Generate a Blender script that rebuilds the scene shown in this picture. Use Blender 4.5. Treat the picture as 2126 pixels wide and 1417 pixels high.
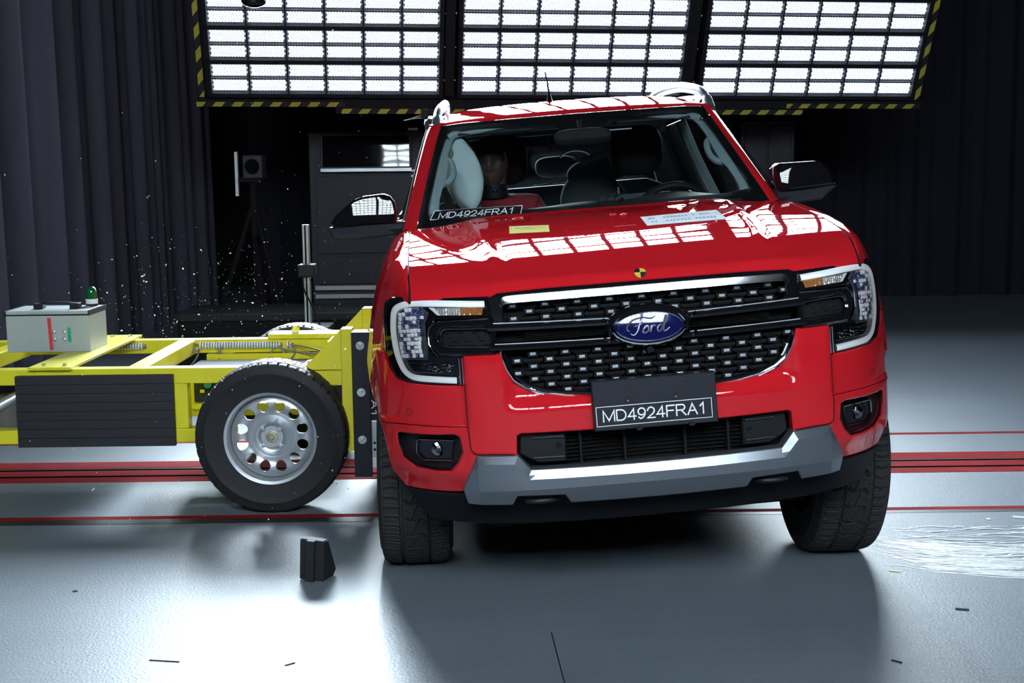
import bpy, math, random
from mathutils import Vector, Matrix, geometry
for o in list(bpy.data.objects): bpy.data.objects.remove(o)
SC = bpy.context.scene
COL = SC.collection
PI = math.pi
R = random.Random(7)

# ---------------------------------------------------------------- camera
CAM_H, PITCH, CROLL = 1.5188, .1283, -.012
cd = bpy.data.cameras.new('camera'); cam = bpy.data.objects.new('camera', cd); COL.objects.link(cam)
cd.sensor_width = 36; cd.lens = 2800 / 2126 * 36; cd.clip_end = 100
cam.matrix_world = Matrix.Translation((0, 0, CAM_H)) @ Matrix.Rotation(PI/2 - PITCH, 4, 'X') @ Matrix.Rotation(CROLL, 4, 'Z')
SC.camera = cam
# ---------------------------------------------------------------- world, exposure
w = bpy.data.worlds.new('hall_air'); SC.world = w; w.use_nodes = True
w.node_tree.nodes['Background'].inputs[0].default_value = (.5, .6, .8, 1)
w.node_tree.nodes['Background'].inputs[1].default_value = .004
vs = SC.view_settings
vs.view_transform = 'Standard'; vs.look = 'None'; vs.gamma = 1; vs.use_curve_mapping = False
vs.exposure = 0.0
LED_REAR, LED_FRONT = 24.0, 112.0       # brightness of the diode arrays
BEAM_W, BEAM_SPREAD = (1.6, .85, .42), 56     # watts (left, middle, right panel) and beam angle of each lensed rear diode row

# ---------------------------------------------------------------- materials
def mat(name, col, rough=.5, metal=0, coat=0, spec=.5, emis=0, var=.06, vscale=6, bump=0, bscale=200, coatr=.02):
    m = bpy.data.materials.new(name); m.use_nodes = True
    nt = m.node_tree; b = nt.nodes['Principled BSDF']
    b.inputs['Roughness'].default_value = rough; b.inputs['Metallic'].default_value = metal
    b.inputs['Coat Weight'].default_value = coat; b.inputs['Coat Roughness'].default_value = coatr
    b.inputs['Specular IOR Level'].default_value = spec
    tc = nt.nodes.new('ShaderNodeTexCoord'); nz = nt.nodes.new('ShaderNodeTexNoise')
    nz.inputs['Scale'].default_value = vscale; nz.inputs['Detail'].default_value = 4
    nt.links.new(tc.outputs['Object'], nz.inputs['Vector'])
    mx = nt.nodes.new('ShaderNodeMix'); mx.data_type = 'RGBA'
    nt.links.new(nz.outputs['Fac'], mx.inputs[0])
    mx.inputs[6].default_value = tuple(c*(1-var) for c in col) + (1,)
    mx.inputs[7].default_value = tuple(min(1, c*(1+var)) for c in col) + (1,)
    nt.links.new(mx.outputs[2], b.inputs['Base Color'])
    if emis:
        b.inputs['Emission Color'].default_value = (*col, 1); b.inputs['Emission Strength'].default_value = emis
    if bump:
        n2 = nt.nodes.new('ShaderNodeTexNoise'); n2.inputs['Scale'].default_value = bscale
        nt.links.new(tc.outputs['Object'], n2.inputs['Vector'])
        bp = nt.nodes.new('ShaderNodeBump'); bp.inputs['Strength'].default_value = bump; bp.inputs['Distance'].default_value = .002
        nt.links.new(n2.outputs['Fac'], bp.inputs['Height']); nt.links.new(bp.outputs[0], b.inputs['Normal'])
    return m

def glass(name, tint=(.9, .95, .95), ior=1.5, extra=1.0):
    m = bpy.data.materials.new(name); m.use_nodes = True; nt = m.node_tree
    for n in list(nt.nodes): nt.nodes.remove(n)
    out = nt.nodes.new('ShaderNodeOutputMaterial'); t = nt.nodes.new('ShaderNodeBsdfTransparent'); g = nt.nodes.new('ShaderNodeBsdfGlossy')
    t.inputs[0].default_value = (*tint, 1); g.inputs['Roughness'].default_value = .01
    f = nt.nodes.new('ShaderNodeFresnel'); f.inputs[0].default_value = ior
    x = nt.nodes.new('ShaderNodeMixShader')
    nt.links.new(f.outputs[0], x.inputs[0]); nt.links.new(t.outputs[0], x.inputs[1]); nt.links.new(g.outputs[0], x.inputs[2])
    nt.links.new(x.outputs[0], out.inputs[0]); return m

def led_mat(name, strength):
    """rows of round diodes on a bright white reflector board"""
    m = bpy.data.materials.new(name); m.use_nodes = True; nt = m.node_tree
    b = nt.nodes['Principled BSDF']; b.inputs['Base Color'].default_value = (.7, .72, .75, 1)
    N = nt.nodes.new; lk = nt.links.new
    def math_(op, a, c=None):
        n = N('ShaderNodeMath'); n.operation = op
        for i, v in enumerate((a, c)):
            if v is None: continue
            if isinstance(v, (int, float)): n.inputs[i].default_value = v
            else: lk(v, n.inputs[i])
        return n.outputs[0]
    tc = N('ShaderNodeTexCoord'); sp = N('ShaderNodeSeparateXYZ'); lk(tc.outputs['Object'], sp.inputs[0])
    A, B = .0232, .0186
    vr = math_('DIVIDE', math_('ADD', sp.outputs[2], B*52.5), B)
    row = math_('FLOOR', vr)
    u = math_('ADD', math_('DIVIDE', math_('ADD', sp.outputs[0], A*50.5), A), math_('SUBTRACT', math_('MULTIPLY', math_('MODULO', row, 2.0), .5), .25))
    du = math_('MULTIPLY', math_('SUBTRACT', math_('FRACT', u), .5), A)
    dv = math_('MULTIPLY', math_('SUBTRACT', math_('FRACT', vr), .5), B)
    d = math_('SQRT', math_('ADD', math_('MULTIPLY', du, du), math_('MULTIPLY', dv, dv)))
    mr = N('ShaderNodeMapRange'); mr.interpolation_type = 'SMOOTHSTEP'
    lk(d, mr.inputs['Value']); mr.inputs['From Min'].default_value = .0054; mr.inputs['From Max'].default_value = .0080
    mr.inputs['To Min'].default_value = strength; mr.inputs['To Max'].default_value = .5
    b.inputs['Emission Color'].default_value = (.78, .905, 1, 1)
    lk(mr.outputs[0], b.inputs['Emission Strength'])
    return m

RED = mat('red_paint', (.58, .013, .020), .6, 0, 1.0, 0.0, var=.02, coatr=.0)
BLKG = mat('gloss_black', (.006, .006, .008), .03, 0, .3, .4)
BLKP = mat('black_plastic', (.010, .011, .013), .5, spec=.3, bump=.15, bscale=900)
BLKM = mat('matte_black', (.008, .008, .009), .8, spec=.2)
DARKG = mat('dark_grey_plastic', (.016, .019, .026), .5, spec=.25)
CHROME = mat('chrome', (.82, .84, .88), .06, 1)
DCHROME = mat('smoked_chrome', (.28, .29, .33), .10, 1)
SILVER = mat('silver_paint', (.19, .21, .24), .34, .7, .2)
WHITEP = mat('white_diffuser', (.90, .95, .98), .3, 0, .3)
LENSX = mat('glow_reflector', (.93, .95, 1.0), .20, .0, 1, emis=.18)  # faint glow added to brighten the reflector tiles
AMBER = mat('amber_lens', (.32, .115, .022), .2, 0, .5, var=.3, vscale=60)
AMBERC = mat('signal_reflector', (.62, .58, .54), .2, .6)
GLASS = glass('windscreen_glass')
LGUIDE = mat('glow_light_guide', (.86, .93, .97), .3, 0, .3, emis=.30)  # faint glow added so the strip stays bright where it turns away
LENSC = glass('clear_lens', (.96, .97, .98), 1.45)
TINT = glass('tinted_glass', (.55, .60, .60))
RUBBER = mat('tyre_rubber', (.015, .016, .018), .62, spec=.3, bump=.2, bscale=300)
TRIM = mat('pale_interior_trim', (.34, .45, .47), .7)
SEATM = mat('grey_seat_fabric', (.055, .068, .08), .85, bump=.3, bscale=600)
BAGM = mat('airbag_fabric', (.62, .76, .78), .8, bump=.3, bscale=500)
DUMSKIN = mat('dummy_vinyl', (.085, .050, .042), .55)
REDCL = mat('red_cotton', (.22, .018, .025), .9, bump=.3, bscale=500)
WHITEI = mat('white_print', (.88, .90, .92), .5)
BLUE = mat('blue_enamel', (.008, .010, .085), .08, .2, 1)
YELLOW = mat('yellow_paint', (.70, .64, .015), .38, 0, .25, var=.06)
STEEL = mat('steel_silver', (.52, .55, .58), .33, .7, .2, var=.12, vscale=12)
ZINC = mat('zinc_bolt', (.62, .66, .66), .25, .9)
CASE = mat('grey_white_case', (.34, .385, .40), .45)
GREENL = mat('green_beacon_lens', (.004, .11, .03), .06, 0, 1)
REDT = mat('red_tape', (.62, .05, .05), .5)
GREENT = mat('green_tape', (.02, .42, .28), .5)
YTAPE = mat('yellow_label', (.58, .50, .07), .85, spec=.05)
WTAPE = mat('white_label', (.62, .68, .72), .85, spec=.05)
GREYI = mat('grey_print', (.30, .36, .44), .85, spec=.05)
ALU = mat('aluminium', (.40, .43, .46), .38, .7)
GREYC = mat('grey_cabinet_paint', (.035, .040, .050), .5, spec=.2)
CABLE = mat('grey_cable', (.20, .21, .22), .5)
CONDW = mat('white_conduit', (.72, .76, .78), .5)
RIG = mat('black_rig_paint', (.009, .010, .013), .65, spec=.2)
BOARD = mat('lamp_board', (.085, .088, .115), .45, spec=.2)
LEDR = led_mat('diode_rows_rear', LED_REAR)
LEDF = led_mat('diode_rows_front', LED_FRONT)
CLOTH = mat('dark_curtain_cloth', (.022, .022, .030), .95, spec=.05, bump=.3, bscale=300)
WALLM = mat('dark_wall_paint', (.012, .013, .015), .8, spec=.2)
LINER = mat('floor_red_paint', (.24, .010, .012), .8, spec=.05, var=.4, vscale=9)
GAPM = mat('rail_gap_black', (.004, .004, .004), 1, spec=0)
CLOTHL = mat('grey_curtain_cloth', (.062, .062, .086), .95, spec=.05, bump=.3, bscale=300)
SLOT = mat('steel_floor_rail', (.05, .05, .052), .4, .5, var=.3)
SHARD = mat('glass_fragment', (.85, .9, .92), .2, 0, 0)  # white base colour stands in for glass bright from light behind
CHALK = mat('white_residue', (.95, .98, 1.0), .38, spec=.5, var=.15, vscale=30)
HONEY = mat('aluminium_honeycomb', (.35, .36, .38), .45, .7)

def hazard():
    m = bpy.data.materials.new('hazard_tape'); m.use_nodes = True; nt = m.node_tree; b = nt.nodes['Principled BSDF']
    tc = nt.nodes.new('ShaderNodeTexCoord'); sp = nt.nodes.new('ShaderNodeSeparateXYZ'); nt.links.new(tc.outputs['Object'], sp.inputs[0])
    def mm(op, a, c):
        n = nt.nodes.new('ShaderNodeMath'); n.operation = op
        for i, v in enumerate((a, c)):
            if isinstance(v, (int, float)): n.inputs[i].default_value = v
            else: nt.links.new(v, n.inputs[i])
        return n.outputs[0]
    s = mm('SUBTRACT', sp.outputs[0], mm('MULTIPLY', sp.outputs[2], .8))
    f = mm('FRACT', mm('DIVIDE', mm('ADD', s, 20.), .155), 0.)
    g = mm('GREATER_THAN', f, .5)
    mx = nt.nodes.new('ShaderNodeMix'); mx.data_type = 'RGBA'; nt.links.new(g, mx.inputs[0])
    mx.inputs[6].default_value = (.01, .01, .012, 1); mx.inputs[7].default_value = (.42, .36, .04, 1)
    nt.links.new(mx.outputs[2], b.inputs['Base Color']); b.inputs['Roughness'].default_value = .5
    return m
HAZ = hazard()

def floor_mat():
    m = bpy.data.materials.new('epoxy_floor'); m.use_nodes = True; nt = m.node_tree; b = nt.nodes['Principled BSDF']
    N = nt.nodes.new; lk = nt.links.new
    tc = N('ShaderNodeTexCoord')
    n1 = N('ShaderNodeTexNoise'); n1.inputs['Scale'].default_value = 1.1; n1.inputs['Detail'].default_value = 5
    lk(tc.outputs['Object'], n1.inputs['Vector'])
    r = N('ShaderNodeValToRGB'); lk(n1.outputs['Fac'], r.inputs[0])
    r.color_ramp.elements[0].position = .3; r.color_ramp.elements[0].color = (.130, .160, .192, 1)
    r.color_ramp.elements[1].position = .7; r.color_ramp.elements[1].color = (.160, .192, .225, 1)
    # long drag scratches along the track
    mp = N('ShaderNodeMapping'); lk(tc.outputs['Object'], mp.inputs[0]); mp.inputs['Scale'].default_value = (.8, 26, 1)
    n2 = N('ShaderNodeTexNoise'); n2.inputs['Scale'].default_value = 2.2; n2.inputs['Detail'].default_value = 8
    lk(mp.outputs[0], n2.inputs['Vector'])
    r2 = N('ShaderNodeValToRGB'); lk(n2.outputs['Fac'], r2.inputs[0])
    r2.color_ramp.elements[0].position = .32; r2.color_ramp.elements[0].color = (.93, .93, .93, 1)
    r2.color_ramp.elements[1].position = .62; r2.color_ramp.elements[1].color = (1.03, 1.03, 1.03, 1)
    mx = N('ShaderNodeMix'); mx.data_type = 'RGBA'; mx.blend_type = 'MULTIPLY'; mx.inputs[0].default_value = 1
    lk(r.outputs[0], mx.inputs[6]); lk(r2.outputs[0], mx.inputs[7]); lk(mx.outputs[2], b.inputs['Base Color'])
    n3 = N('ShaderNodeTexNoise'); n3.inputs['Scale'].default_value = 95; n3.inputs['Detail'].default_value = 2
    lk(tc.outputs['Object'], n3.inputs['Vector'])
    bp = N('ShaderNodeBump'); bp.inputs['Strength'].default_value = .28; bp.inputs['Distance'].default_value = .004
    lk(n3.outputs['Fac'], bp.inputs['Height']); lk(bp.outputs[0], b.inputs['Normal'])
    b.inputs['Roughness'].default_value = .44; b.inputs['Specular IOR Level'].default_value = .5
    return m
FLOORM = floor_mat()

# ---------------------------------------------------------------- mesh helpers
def tag(o, label=None, cat=None, group=None, kind=None):
    if label: o['label'] = label
    if cat: o['category'] = cat
    if group: o['group'] = group
    if kind: o['kind'] = kind
    return o
def thing(name, label, cat, loc=(0, 0, 0), rz=0, group=None, mw=None):
    o = bpy.data.objects.new(name, None); COL.objects.link(o); o.empty_display_size = .1
    if mw is not None: o.matrix_world = mw
    else: o.location = loc; o.rotation_euler = (0, 0, rz)
    return tag(o, label, cat, group)
def dup(o, parent=None, **kw):
    c = o.copy(); COL.objects.link(c)
    if parent is not None: c.parent = parent
    for ch in [x for x in bpy.data.objects if x.parent == o]: dup(ch, c)
    return c
def lerp(a, b, t): return a + (b - a)*t
def sst(a, b, x):
    t = max(0., min(1., (x - a)/(b - a))); return t*t*(3 - 2*t)
def interp(pts, x):
    if x <= pts[0][0]: return pts[0][1]
    for (a, p), (b, q) in zip(pts, pts[1:]):
        if x <= b: return p + (q - p)*(x - a)/(b - a)
    return pts[-1][1]
def curve(pts, t):
    """Catmull-Rom through points, t in 0..1 over the chain"""
    n = len(pts) - 1; f = min(n - 1e-9, max(0, t*n)); i = int(f); u = f - i
    g = lambda k: pts[min(max(k, 0), n)]
    p0, p1, p2, p3 = g(i-1), g(i), g(i+1), g(i+2)
    return tuple(.5*(2*b + (c - a)*u + (2*a - 5*b + 4*c - d)*u*u + (3*b - a - 3*c + d)*u**3) for a, b, c, d in zip(p0, p1, p2, p3))
def smooth_path(pts, n): return [curve(pts, i/(n-1)) for i in range(n)]

class G:
    def __init__(s): s.V = []; s.F = []
    def vs(s, L): k = len(s.V); s.V += [tuple(v) for v in L]; return k
    def box(s, x0, x1, y0, y1, z0, z1):
        k = s.vs([(x, y, z) for z in (z0, z1) for y in (y0, y1) for x in (x0, x1)])
        s.F += [tuple(k+i for i in f) for f in ((0,2,3,1),(4,5,7,6),(0,1,5,4),(2,6,7,3),(0,4,6,2),(1,3,7,5))]; return s
    def bar(s, p0, p1, wd, ht, up=(0, 0, 1)):
        a, b = Vector(p0), Vector(p1); d = (b - a).normalized(); u = Vector(up); x = d.cross(u).normalized(); u = x.cross(d)
        k = s.vs([q + x*(i*wd/2) + u*(j*ht/2) for q in (a, b) for i, j in ((-1,-1),(1,-1),(1,1),(-1,1))])
        s.F += [tuple(k+i for i in f) for f in ((0,1,2,3),(7,6,5,4),(0,4,5,1),(1,5,6,2),(2,6,7,3),(3,7,4,0))]; return s
    def tube(s, path, r, n=10, closed=False, sx=1., caps=True, up=None):
        P = [Vector(p) for p in path]; m = len(P); k0 = len(s.V); ref = Vector(up) if up else None
        for i in range(m):
            d = (P[(i+1) % m] - P[i-1]) if closed else (P[min(i+1, m-1)] - P[max(i-1, 0)])
            d.normalize()
            if ref is None: ref = Vector((0, 0, 1)) if abs(d.z) < .9 else Vector((0, 1, 0))
            x = d.cross(ref)
            if x.length < 1e-6: x = d.cross(Vector((1, .3, .2)))
            x.normalize(); u = x.cross(d).normalized()
            if not up: ref = u
            rr = r[i] if isinstance(r, (list, tuple)) else r
            for j in range(n):
                a = 2*PI*j/n; s.V.append(tuple(P[i] + x*(math.cos(a)*rr*sx) + u*(math.sin(a)*rr)))
        for i in range(m if closed else m-1):
            for j in range(n):
                a, b = k0 + i*n, k0 + ((i+1) % m)*n
                s.F.append((a+j, a+(j+1) % n, b+(j+1) % n, b+j))
        if caps and not closed:
            s.F.append(tuple(k0 + j for j in reversed(range(n)))); s.F.append(tuple(k0 + (m-1)*n + j for j in range(n)))
        return s
    def cyl(s, p0, p1, r0, r1=None, n=20, caps=True): return s.tube([p0, p1], [r0, r0 if r1 is None else r1], n, caps=caps)
    def grid(s, f, nu, nv, cu=False, cv=False, flip=False):
        k = len(s.V)
        for i in range(nu):
            for j in range(nv): s.V.append(tuple(f(i/(nu if cu else nu-1), j/(nv if cv else nv-1))))
        for i in range(nu if cu else nu-1):
            for j in range(nv if cv else nv-1):
                q = (k+i*nv+j, k+((i+1) % nu)*nv+j, k+((i+1) % nu)*nv+(j+1) % nv, k+i*nv+(j+1) % nv)
                s.F.append(q[::-1] if flip else q)
        return s
    def lathe(s, prof, n=48, o=(0, 0, 0), axis='y'):
        """prof: (radius, offset along the axis)"""
        def f(u, v):
            i = min(int(round(v*(len(prof)-1))), len(prof)-1); r, h = prof[i]; a = 2*PI*u
            if axis == 'y': return (o[0]+r*math.sin(a), o[1]+h, o[2]+r*math.cos(a))
            if axis == 'z': return (o[0]+r*math.cos(a), o[1]+r*math.sin(a), o[2]+h)
            return (o[0]+h, o[1]+r*math.cos(a), o[2]+r*math.sin(a))
        return s.grid(f, n, len(prof), cu=True)
    def ell(s, c, r, nu=20, nv=12, f=None):
        def g(u, v):
            a = 2*PI*u; b = PI*(v - .5); p = Vector((math.cos(b)*math.cos(a), math.cos(b)*math.sin(a), math.sin(b)))
            if f: p = Vector(f(p))
            return (c[0]+p.x*r[0], c[1]+p.y*r[1], c[2]+p.z*r[2])
        return s.grid(g, nu, nv, cu=True)
    def prism(s, poly, fn, d0, d1):
        n = len(poly); k = s.vs([fn(a, b, d0) for a, b in poly] + [fn(a, b, d1) for a, b in poly])
        s.F += [tuple(k+i for i in range(n)), tuple(k+n+i for i in reversed(range(n)))]
        s.F += [(k+i, k+n+i, k+n+(i+1) % n, k+(i+1) % n) for i in range(n)]; return s
    def panel(s, outl, holes=(), surf=None, t=.02, ch=.0025, res=.03, lines=(), sgn=1, back=False, P=None):
        """a sheet whose outline is drawn in (x,z) and that follows y = surf(x,z); rims go back by t.
        P(x,z,d) may replace the mapping (d = depth behind the face)."""
        if P is None: P = lambda x, z, d: (x, surf(x, z) + d, z)
        def area(p): return sum(a[0]*b[1] - b[0]*a[1] for a, b in zip(p, p[1:]+p[:1]))/2
        def dens(p, closed=True):
            o = []
            for a, b in zip(p, p[1:] + (p[:1] if closed else [])):
                m = max(1, int(math.hypot(b[0]-a[0], b[1]-a[1])/res + .5))
                o += [(lerp(a[0], b[0], i/m), lerp(a[1], b[1], i/m)) for i in range(m)]
            if not closed: o.append(p[-1])
            return o
        def inset(p, d):
            o = []; n = len(p)
            for i in range(n):
                a, b, c = Vector(p[i-1]), Vector(p[i]), Vector(p[(i+1) % n])
                e1 = (b-a); e2 = (c-b)
                if e1.length < 1e-9 or e2.length < 1e-9: o.append(tuple(b)); continue
                e1.normalize(); e2.normalize(); n1 = Vector((-e1.y, e1.x)); n2 = Vector((-e2.y, e2.x)); h = n1 + n2
                L = h.length
                if L < .3: o.append(tuple(b + n1*d)); continue
                h /= L; o.append(tuple(b + h*(d/max(.5, h.dot(n1)))))
            return o
        loops = [dens(list(outl) if area(list(outl)) > 0 else list(outl)[::-1])]
        for h in holes: loops.append(dens(list(h)[::-1] if area(list(h)) > 0 else list(h)))
        ins = [inset(l, ch) for l in loops]
        def inside(p, q):
            r = False; n = len(p); j = n-1
            for i in range(n):
                if (p[i][1] > q[1]) != (p[j][1] > q[1]) and q[0] < (p[j][0]-p[i][0])*(q[1]-p[i][1])/(p[j][1]-p[i][1]) + p[i][0]: r = not r
                j = i
            return r
        ok = lambda q: inside(ins[0], q) and not any(inside(h, q) for h in ins[1:])
        vv = []; ee = []
        for l in ins:
            k = len(vv); vv += l; ee += [(k+i, k+(i+1) % len(l)) for i in range(len(l))]
        for ln in lines:
            d = [q for q in dens(list(ln), False)]; k = len(vv); vv += d; ee += [(k+i, k+i+1) for i in range(len(d)-1)]
        edgepts = list(vv); xs = [p[0] for p in ins[0]]; zs = [p[1] for p in ins[0]]
        cell = {}
        for p in edgepts: cell.setdefault((int(p[0]//res), int(p[1]//res)), []).append(p)
        zi = min(zs) + res*.5; row = 0
        while zi < max(zs):
            xi = min(xs) + res*(.25 + .5*(row % 2))
            while xi < max(xs):
                c = (int(xi//res), int(zi//res))
                near = any((xi-p[0])**2 + (zi-p[1])**2 < (.55*res)**2 for dx in (-1,0,1) for dz in (-1,0,1) for p in cell.get((c[0]+dx, c[1]+dz), ()))
                if not near and ok((xi, zi)): vv.append((xi, zi))
                xi += res
            zi += res*.866; row += 1
        rv, _, rf, *_ = geometry.delaunay_2d_cdt([Vector(p) for p in vv], ee, [], 0, 1e-7)
        k = s.vs([P(p[0]*sgn, p[1], 0) for p in rv])
        for f in rf:
            c = ((rv[f[0]][0]+rv[f[1]][0]+rv[f[2]][0])/3, (rv[f[0]][1]+rv[f[1]][1]+rv[f[2]][1])/3)
            if ok(c): s.F.append(tuple(k+i for i in (f if sgn > 0 else reversed(f))))
        for l, q in zip(loops, ins):
            n = len(l); k = s.vs([P(p[0]*sgn, p[1], 0) for p in q] + [P(p[0]*sgn, p[1], ch) for p in l] + [P(p[0]*sgn, p[1], t) for p in l])
            for r in (0, 1):
                for i in range(n):
                    f = (k+r*n+i, k+(r+1)*n+i, k+(r+1)*n+(i+1) % n, k+r*n+(i+1) % n)
                    s.F.append(f if sgn > 0 else f[::-1])
        return s
    def mesh(s, name, m, angle=35, smooth=True):
        me = bpy.data.meshes.new(name); me.from_pydata(s.V, [], s.F); me.update()
        if m: me.materials.append(m)
        if smooth:
            me.shade_smooth(); me.set_sharp_from_angle(angle=math.radians(angle))
        return me
    def obj(s, name, m, parent=None, mw=None, angle=35, smooth=True, bevel=0, sub=0, weld=False):
        o = bpy.data.objects.new(name, s.mesh(name, m, angle, smooth)); COL.objects.link(o)
        if parent is not None: o.parent = parent
        if mw is not None: o.matrix_local = mw
        if weld: md = o.modifiers.new('weld', 'WELD'); md.merge_threshold = 1e-4
        if bevel: md = o.modifiers.new('bevel', 'BEVEL'); md.width = bevel; md.segments = 2; md.limit_method = 'ANGLE'; md.angle_limit = math.radians(40)
        if sub: md = o.modifiers.new('sub', 'SUBSURF'); md.levels = sub; md.render_levels = sub
        return o

def arc(cx, cz, rx, rz, a0, a1, n=10): return [(cx + rx*math.cos(math.radians(lerp(a0, a1, i/n))), cz + rz*math.sin(math.radians(lerp(a0, a1, i/n)))) for i in range(n+1)]
GLY = {'M': (1.10, [[(0, 0), (0, 1), (.55, .06), (1.10, 1), (1.10, 0)]]), 'D': (.92, [[(0, 0), (0, 1), (.42, 1)] + arc(.42, .5, .50, .5, 90, -90) + [(.0, 0)]]),
       '4': (.76, [[(.56, 0), (.56, 1), (0, .28), (.76, .28)]]), '9': (.70, [arc(.35, .67, .35, .33, 0, 360, 20), arc(.0, .60, .70, .66, 8, -52, 6) + [(.22, -.0), (.04, .14)]]),
       '2': (.70, [arc(.35, .68, .34, .32, 172, -20, 12) + [(.56, .42), (0, 0), (.72, 0)]]), 'F': (.74, [[(0, 0), (0, 1), (.76, 1)], [(0, .52), (.64, .52)]]),
       'R': (.90, [[(0, 0), (0, 1), (.54, 1)] + arc(.54, .74, .30, .26, 90, -90) + [(0, .48)], [(.46, .48), (.90, 0)]]), 'A': (.92, [[(0, 0), (.46, 1), (.92, 0)], [(.17, .35), (.75, .35)]]),
       '1': (.58, [[(.10, .74), (.40, 1), (.40, 0)]]), 'W': (1.3, [[(0, 1), (.33, 0), (.65, 1), (.97, 0), (1.3, 1)]]), 'L': (.66, [[(0, 1), (0, 0), (.66, 0)]]), 'N': (.9, [[(0, 0), (0, 1), (.9, 0), (.9, 1)]])}
def text_mesh(g, txt, x0, x1, z0, z1, P, t=.0015, wt=.135):
    """flat sans lettering filling the box x0..x1, z0..z1, mapped by P(x,z,d)"""
    gap = .24; tot = sum(GLY[c][0] for c in txt) + gap*(len(txt)-1); x = 0; h = z1 - z0; sc = (x1-x0)/(tot+wt)
    for c in txt:
        w_, strokes = GLY[c]
        for st in strokes:
            st = [p for i, p in enumerate(st) if i == 0 or math.hypot(p[0]-st[i-1][0], p[1]-st[i-1][1]) > 1e-4]
            n = len(st); L = []
            for i in range(n):
                p = Vector(st[i]); a = Vector(st[max(i-1, 0)]); b = Vector(st[min(i+1, n-1)])
                d1 = (p-a).normalized() if i else (b-p).normalized(); d2 = (b-p).normalized() if i < n-1 else d1
                n1, n2 = Vector((-d1.y, d1.x)), Vector((-d2.y, d2.x)); m = n1 + n2
                m = m.normalized() if m.length > .2 else n1
                k = wt/2/max(.42, m.dot(n1))
                q = p + (-d1*wt/2 if i == 0 else d2*wt/2 if i == n-1 else Vector((0, 0)))
                L.append((q + m*k, q - m*k))
            k = len(g.V)
            for a, b in L:
                for q in (a, b): g.V.append(tuple(P(x0 + (x + q.x + wt/2)*sc, z0 + h*(wt/2 + q.y*(1-wt)), -t)))
            g.F += [(k+2*i, k+2*i+1, k+2*i+3, k+2*i+2) for i in range(n-1)]
        x += w_ + gap
    return g

# ================================================================ setting
def struct(g, name, m, **k):
    o = g.obj(name, m, **k); o['kind'] = 'structure'; return o
struct(G().box(-9, 9, -10, 18, -.2, 0), 'floor', FLOORM, smooth=False)
struct(G().box(-9, 9, -10, 18, 7, 7.2), 'ceiling', WALLM, smooth=False)
struct(G().box(-9.2, -9, -10, 18, 0, 7), 'wall_left', WALLM, smooth=False)
struct(G().box(9, 9.2, -10, 18, 0, 7), 'wall_right', WALLM, smooth=False)
struct(G().box(-9, 9, 18, 18.2, 0, 7), 'wall_back', WALLM, smooth=False)
struct(G().box(-9, 9, -10.2, -10, 0, 7), 'wall_front', WALLM, smooth=False)
E=.0016
def strip(n, y0, y1, x0, x1, m, h=E): struct(G().box(x0, x1, y0, y1, 0, h), 'trim_%d' % n, m, smooth=False)
strip(1, 5.795, 5.850, -9, -.62, LINER)
strip(2, 5.715, 5.795, -9, -.62, SLOT)
strip(3, 5.800, 5.850, -.62, 9, LINER)
strip(4, 5.755, 5.800, -.62, 9, SLOT, E*.7)
strip(5, 6.525, 6.630, -9, 9, LINER)
strip(6, 6.630, 6.665, -9, 9, GAPM)
strip(7, 6.665, 6.780, -9, 9, LINER)
strip(8, 6.780, 6.815, -9, 9, GAPM)
strip(9, 6.830, 6.990, -9, 9, LINER)
strip(10, 7.470, 7.520, -9, 9, LINER)
# floor joint in front of the truck
j = [(.118, 4.28), (.14, 3.9), (.165, 3.55), (.185, 3.2)]
g = G()
for (a, b), (c, d) in zip(j, j[1:]): g.bar((a, b, .0006), (c, d, .0006), .004, .001)
struct(g, 'trim_11', BLKM, smooth=False)

# curtains
def curtain(name, label, f, n, m=CLOTH):
    tag(G().grid(f, n, 6).obj(name, m, angle=180), label, 'curtain')
def fold(t, s):
    return .05*math.sin(t*9 + s) + .035*math.sin(t*17.3 + 1.7*s + .6) + .02*math.sin(t*31 + s)
def left_cur(u, v):
    y = 8.3 + u*6.7; z = v*6.6
    return (-3.62 + .30*fold(y*1.15, 1.)/.1*.5 + .02*(6.6 - z)*.5 + max(0, y - 13)*.15, y, z)
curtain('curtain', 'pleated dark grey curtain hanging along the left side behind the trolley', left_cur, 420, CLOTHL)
def back_cur(u, v):
    x = -2.95 + u*9.6; return (x, 15.45 + .6*fold(x*1.3, 2.), .0 + v*6.6)
curtain('curtain', 'black pleated curtain closing the hall behind the light panels', back_cur, 420)
def right_cur(u, v):
    y = 8 + u*7.0; return (6.95 + .6*fold(y, 4.), y, v*6.6)
curtain('curtain', 'black curtain along the far right side of the hall', right_cur, 200)

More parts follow.
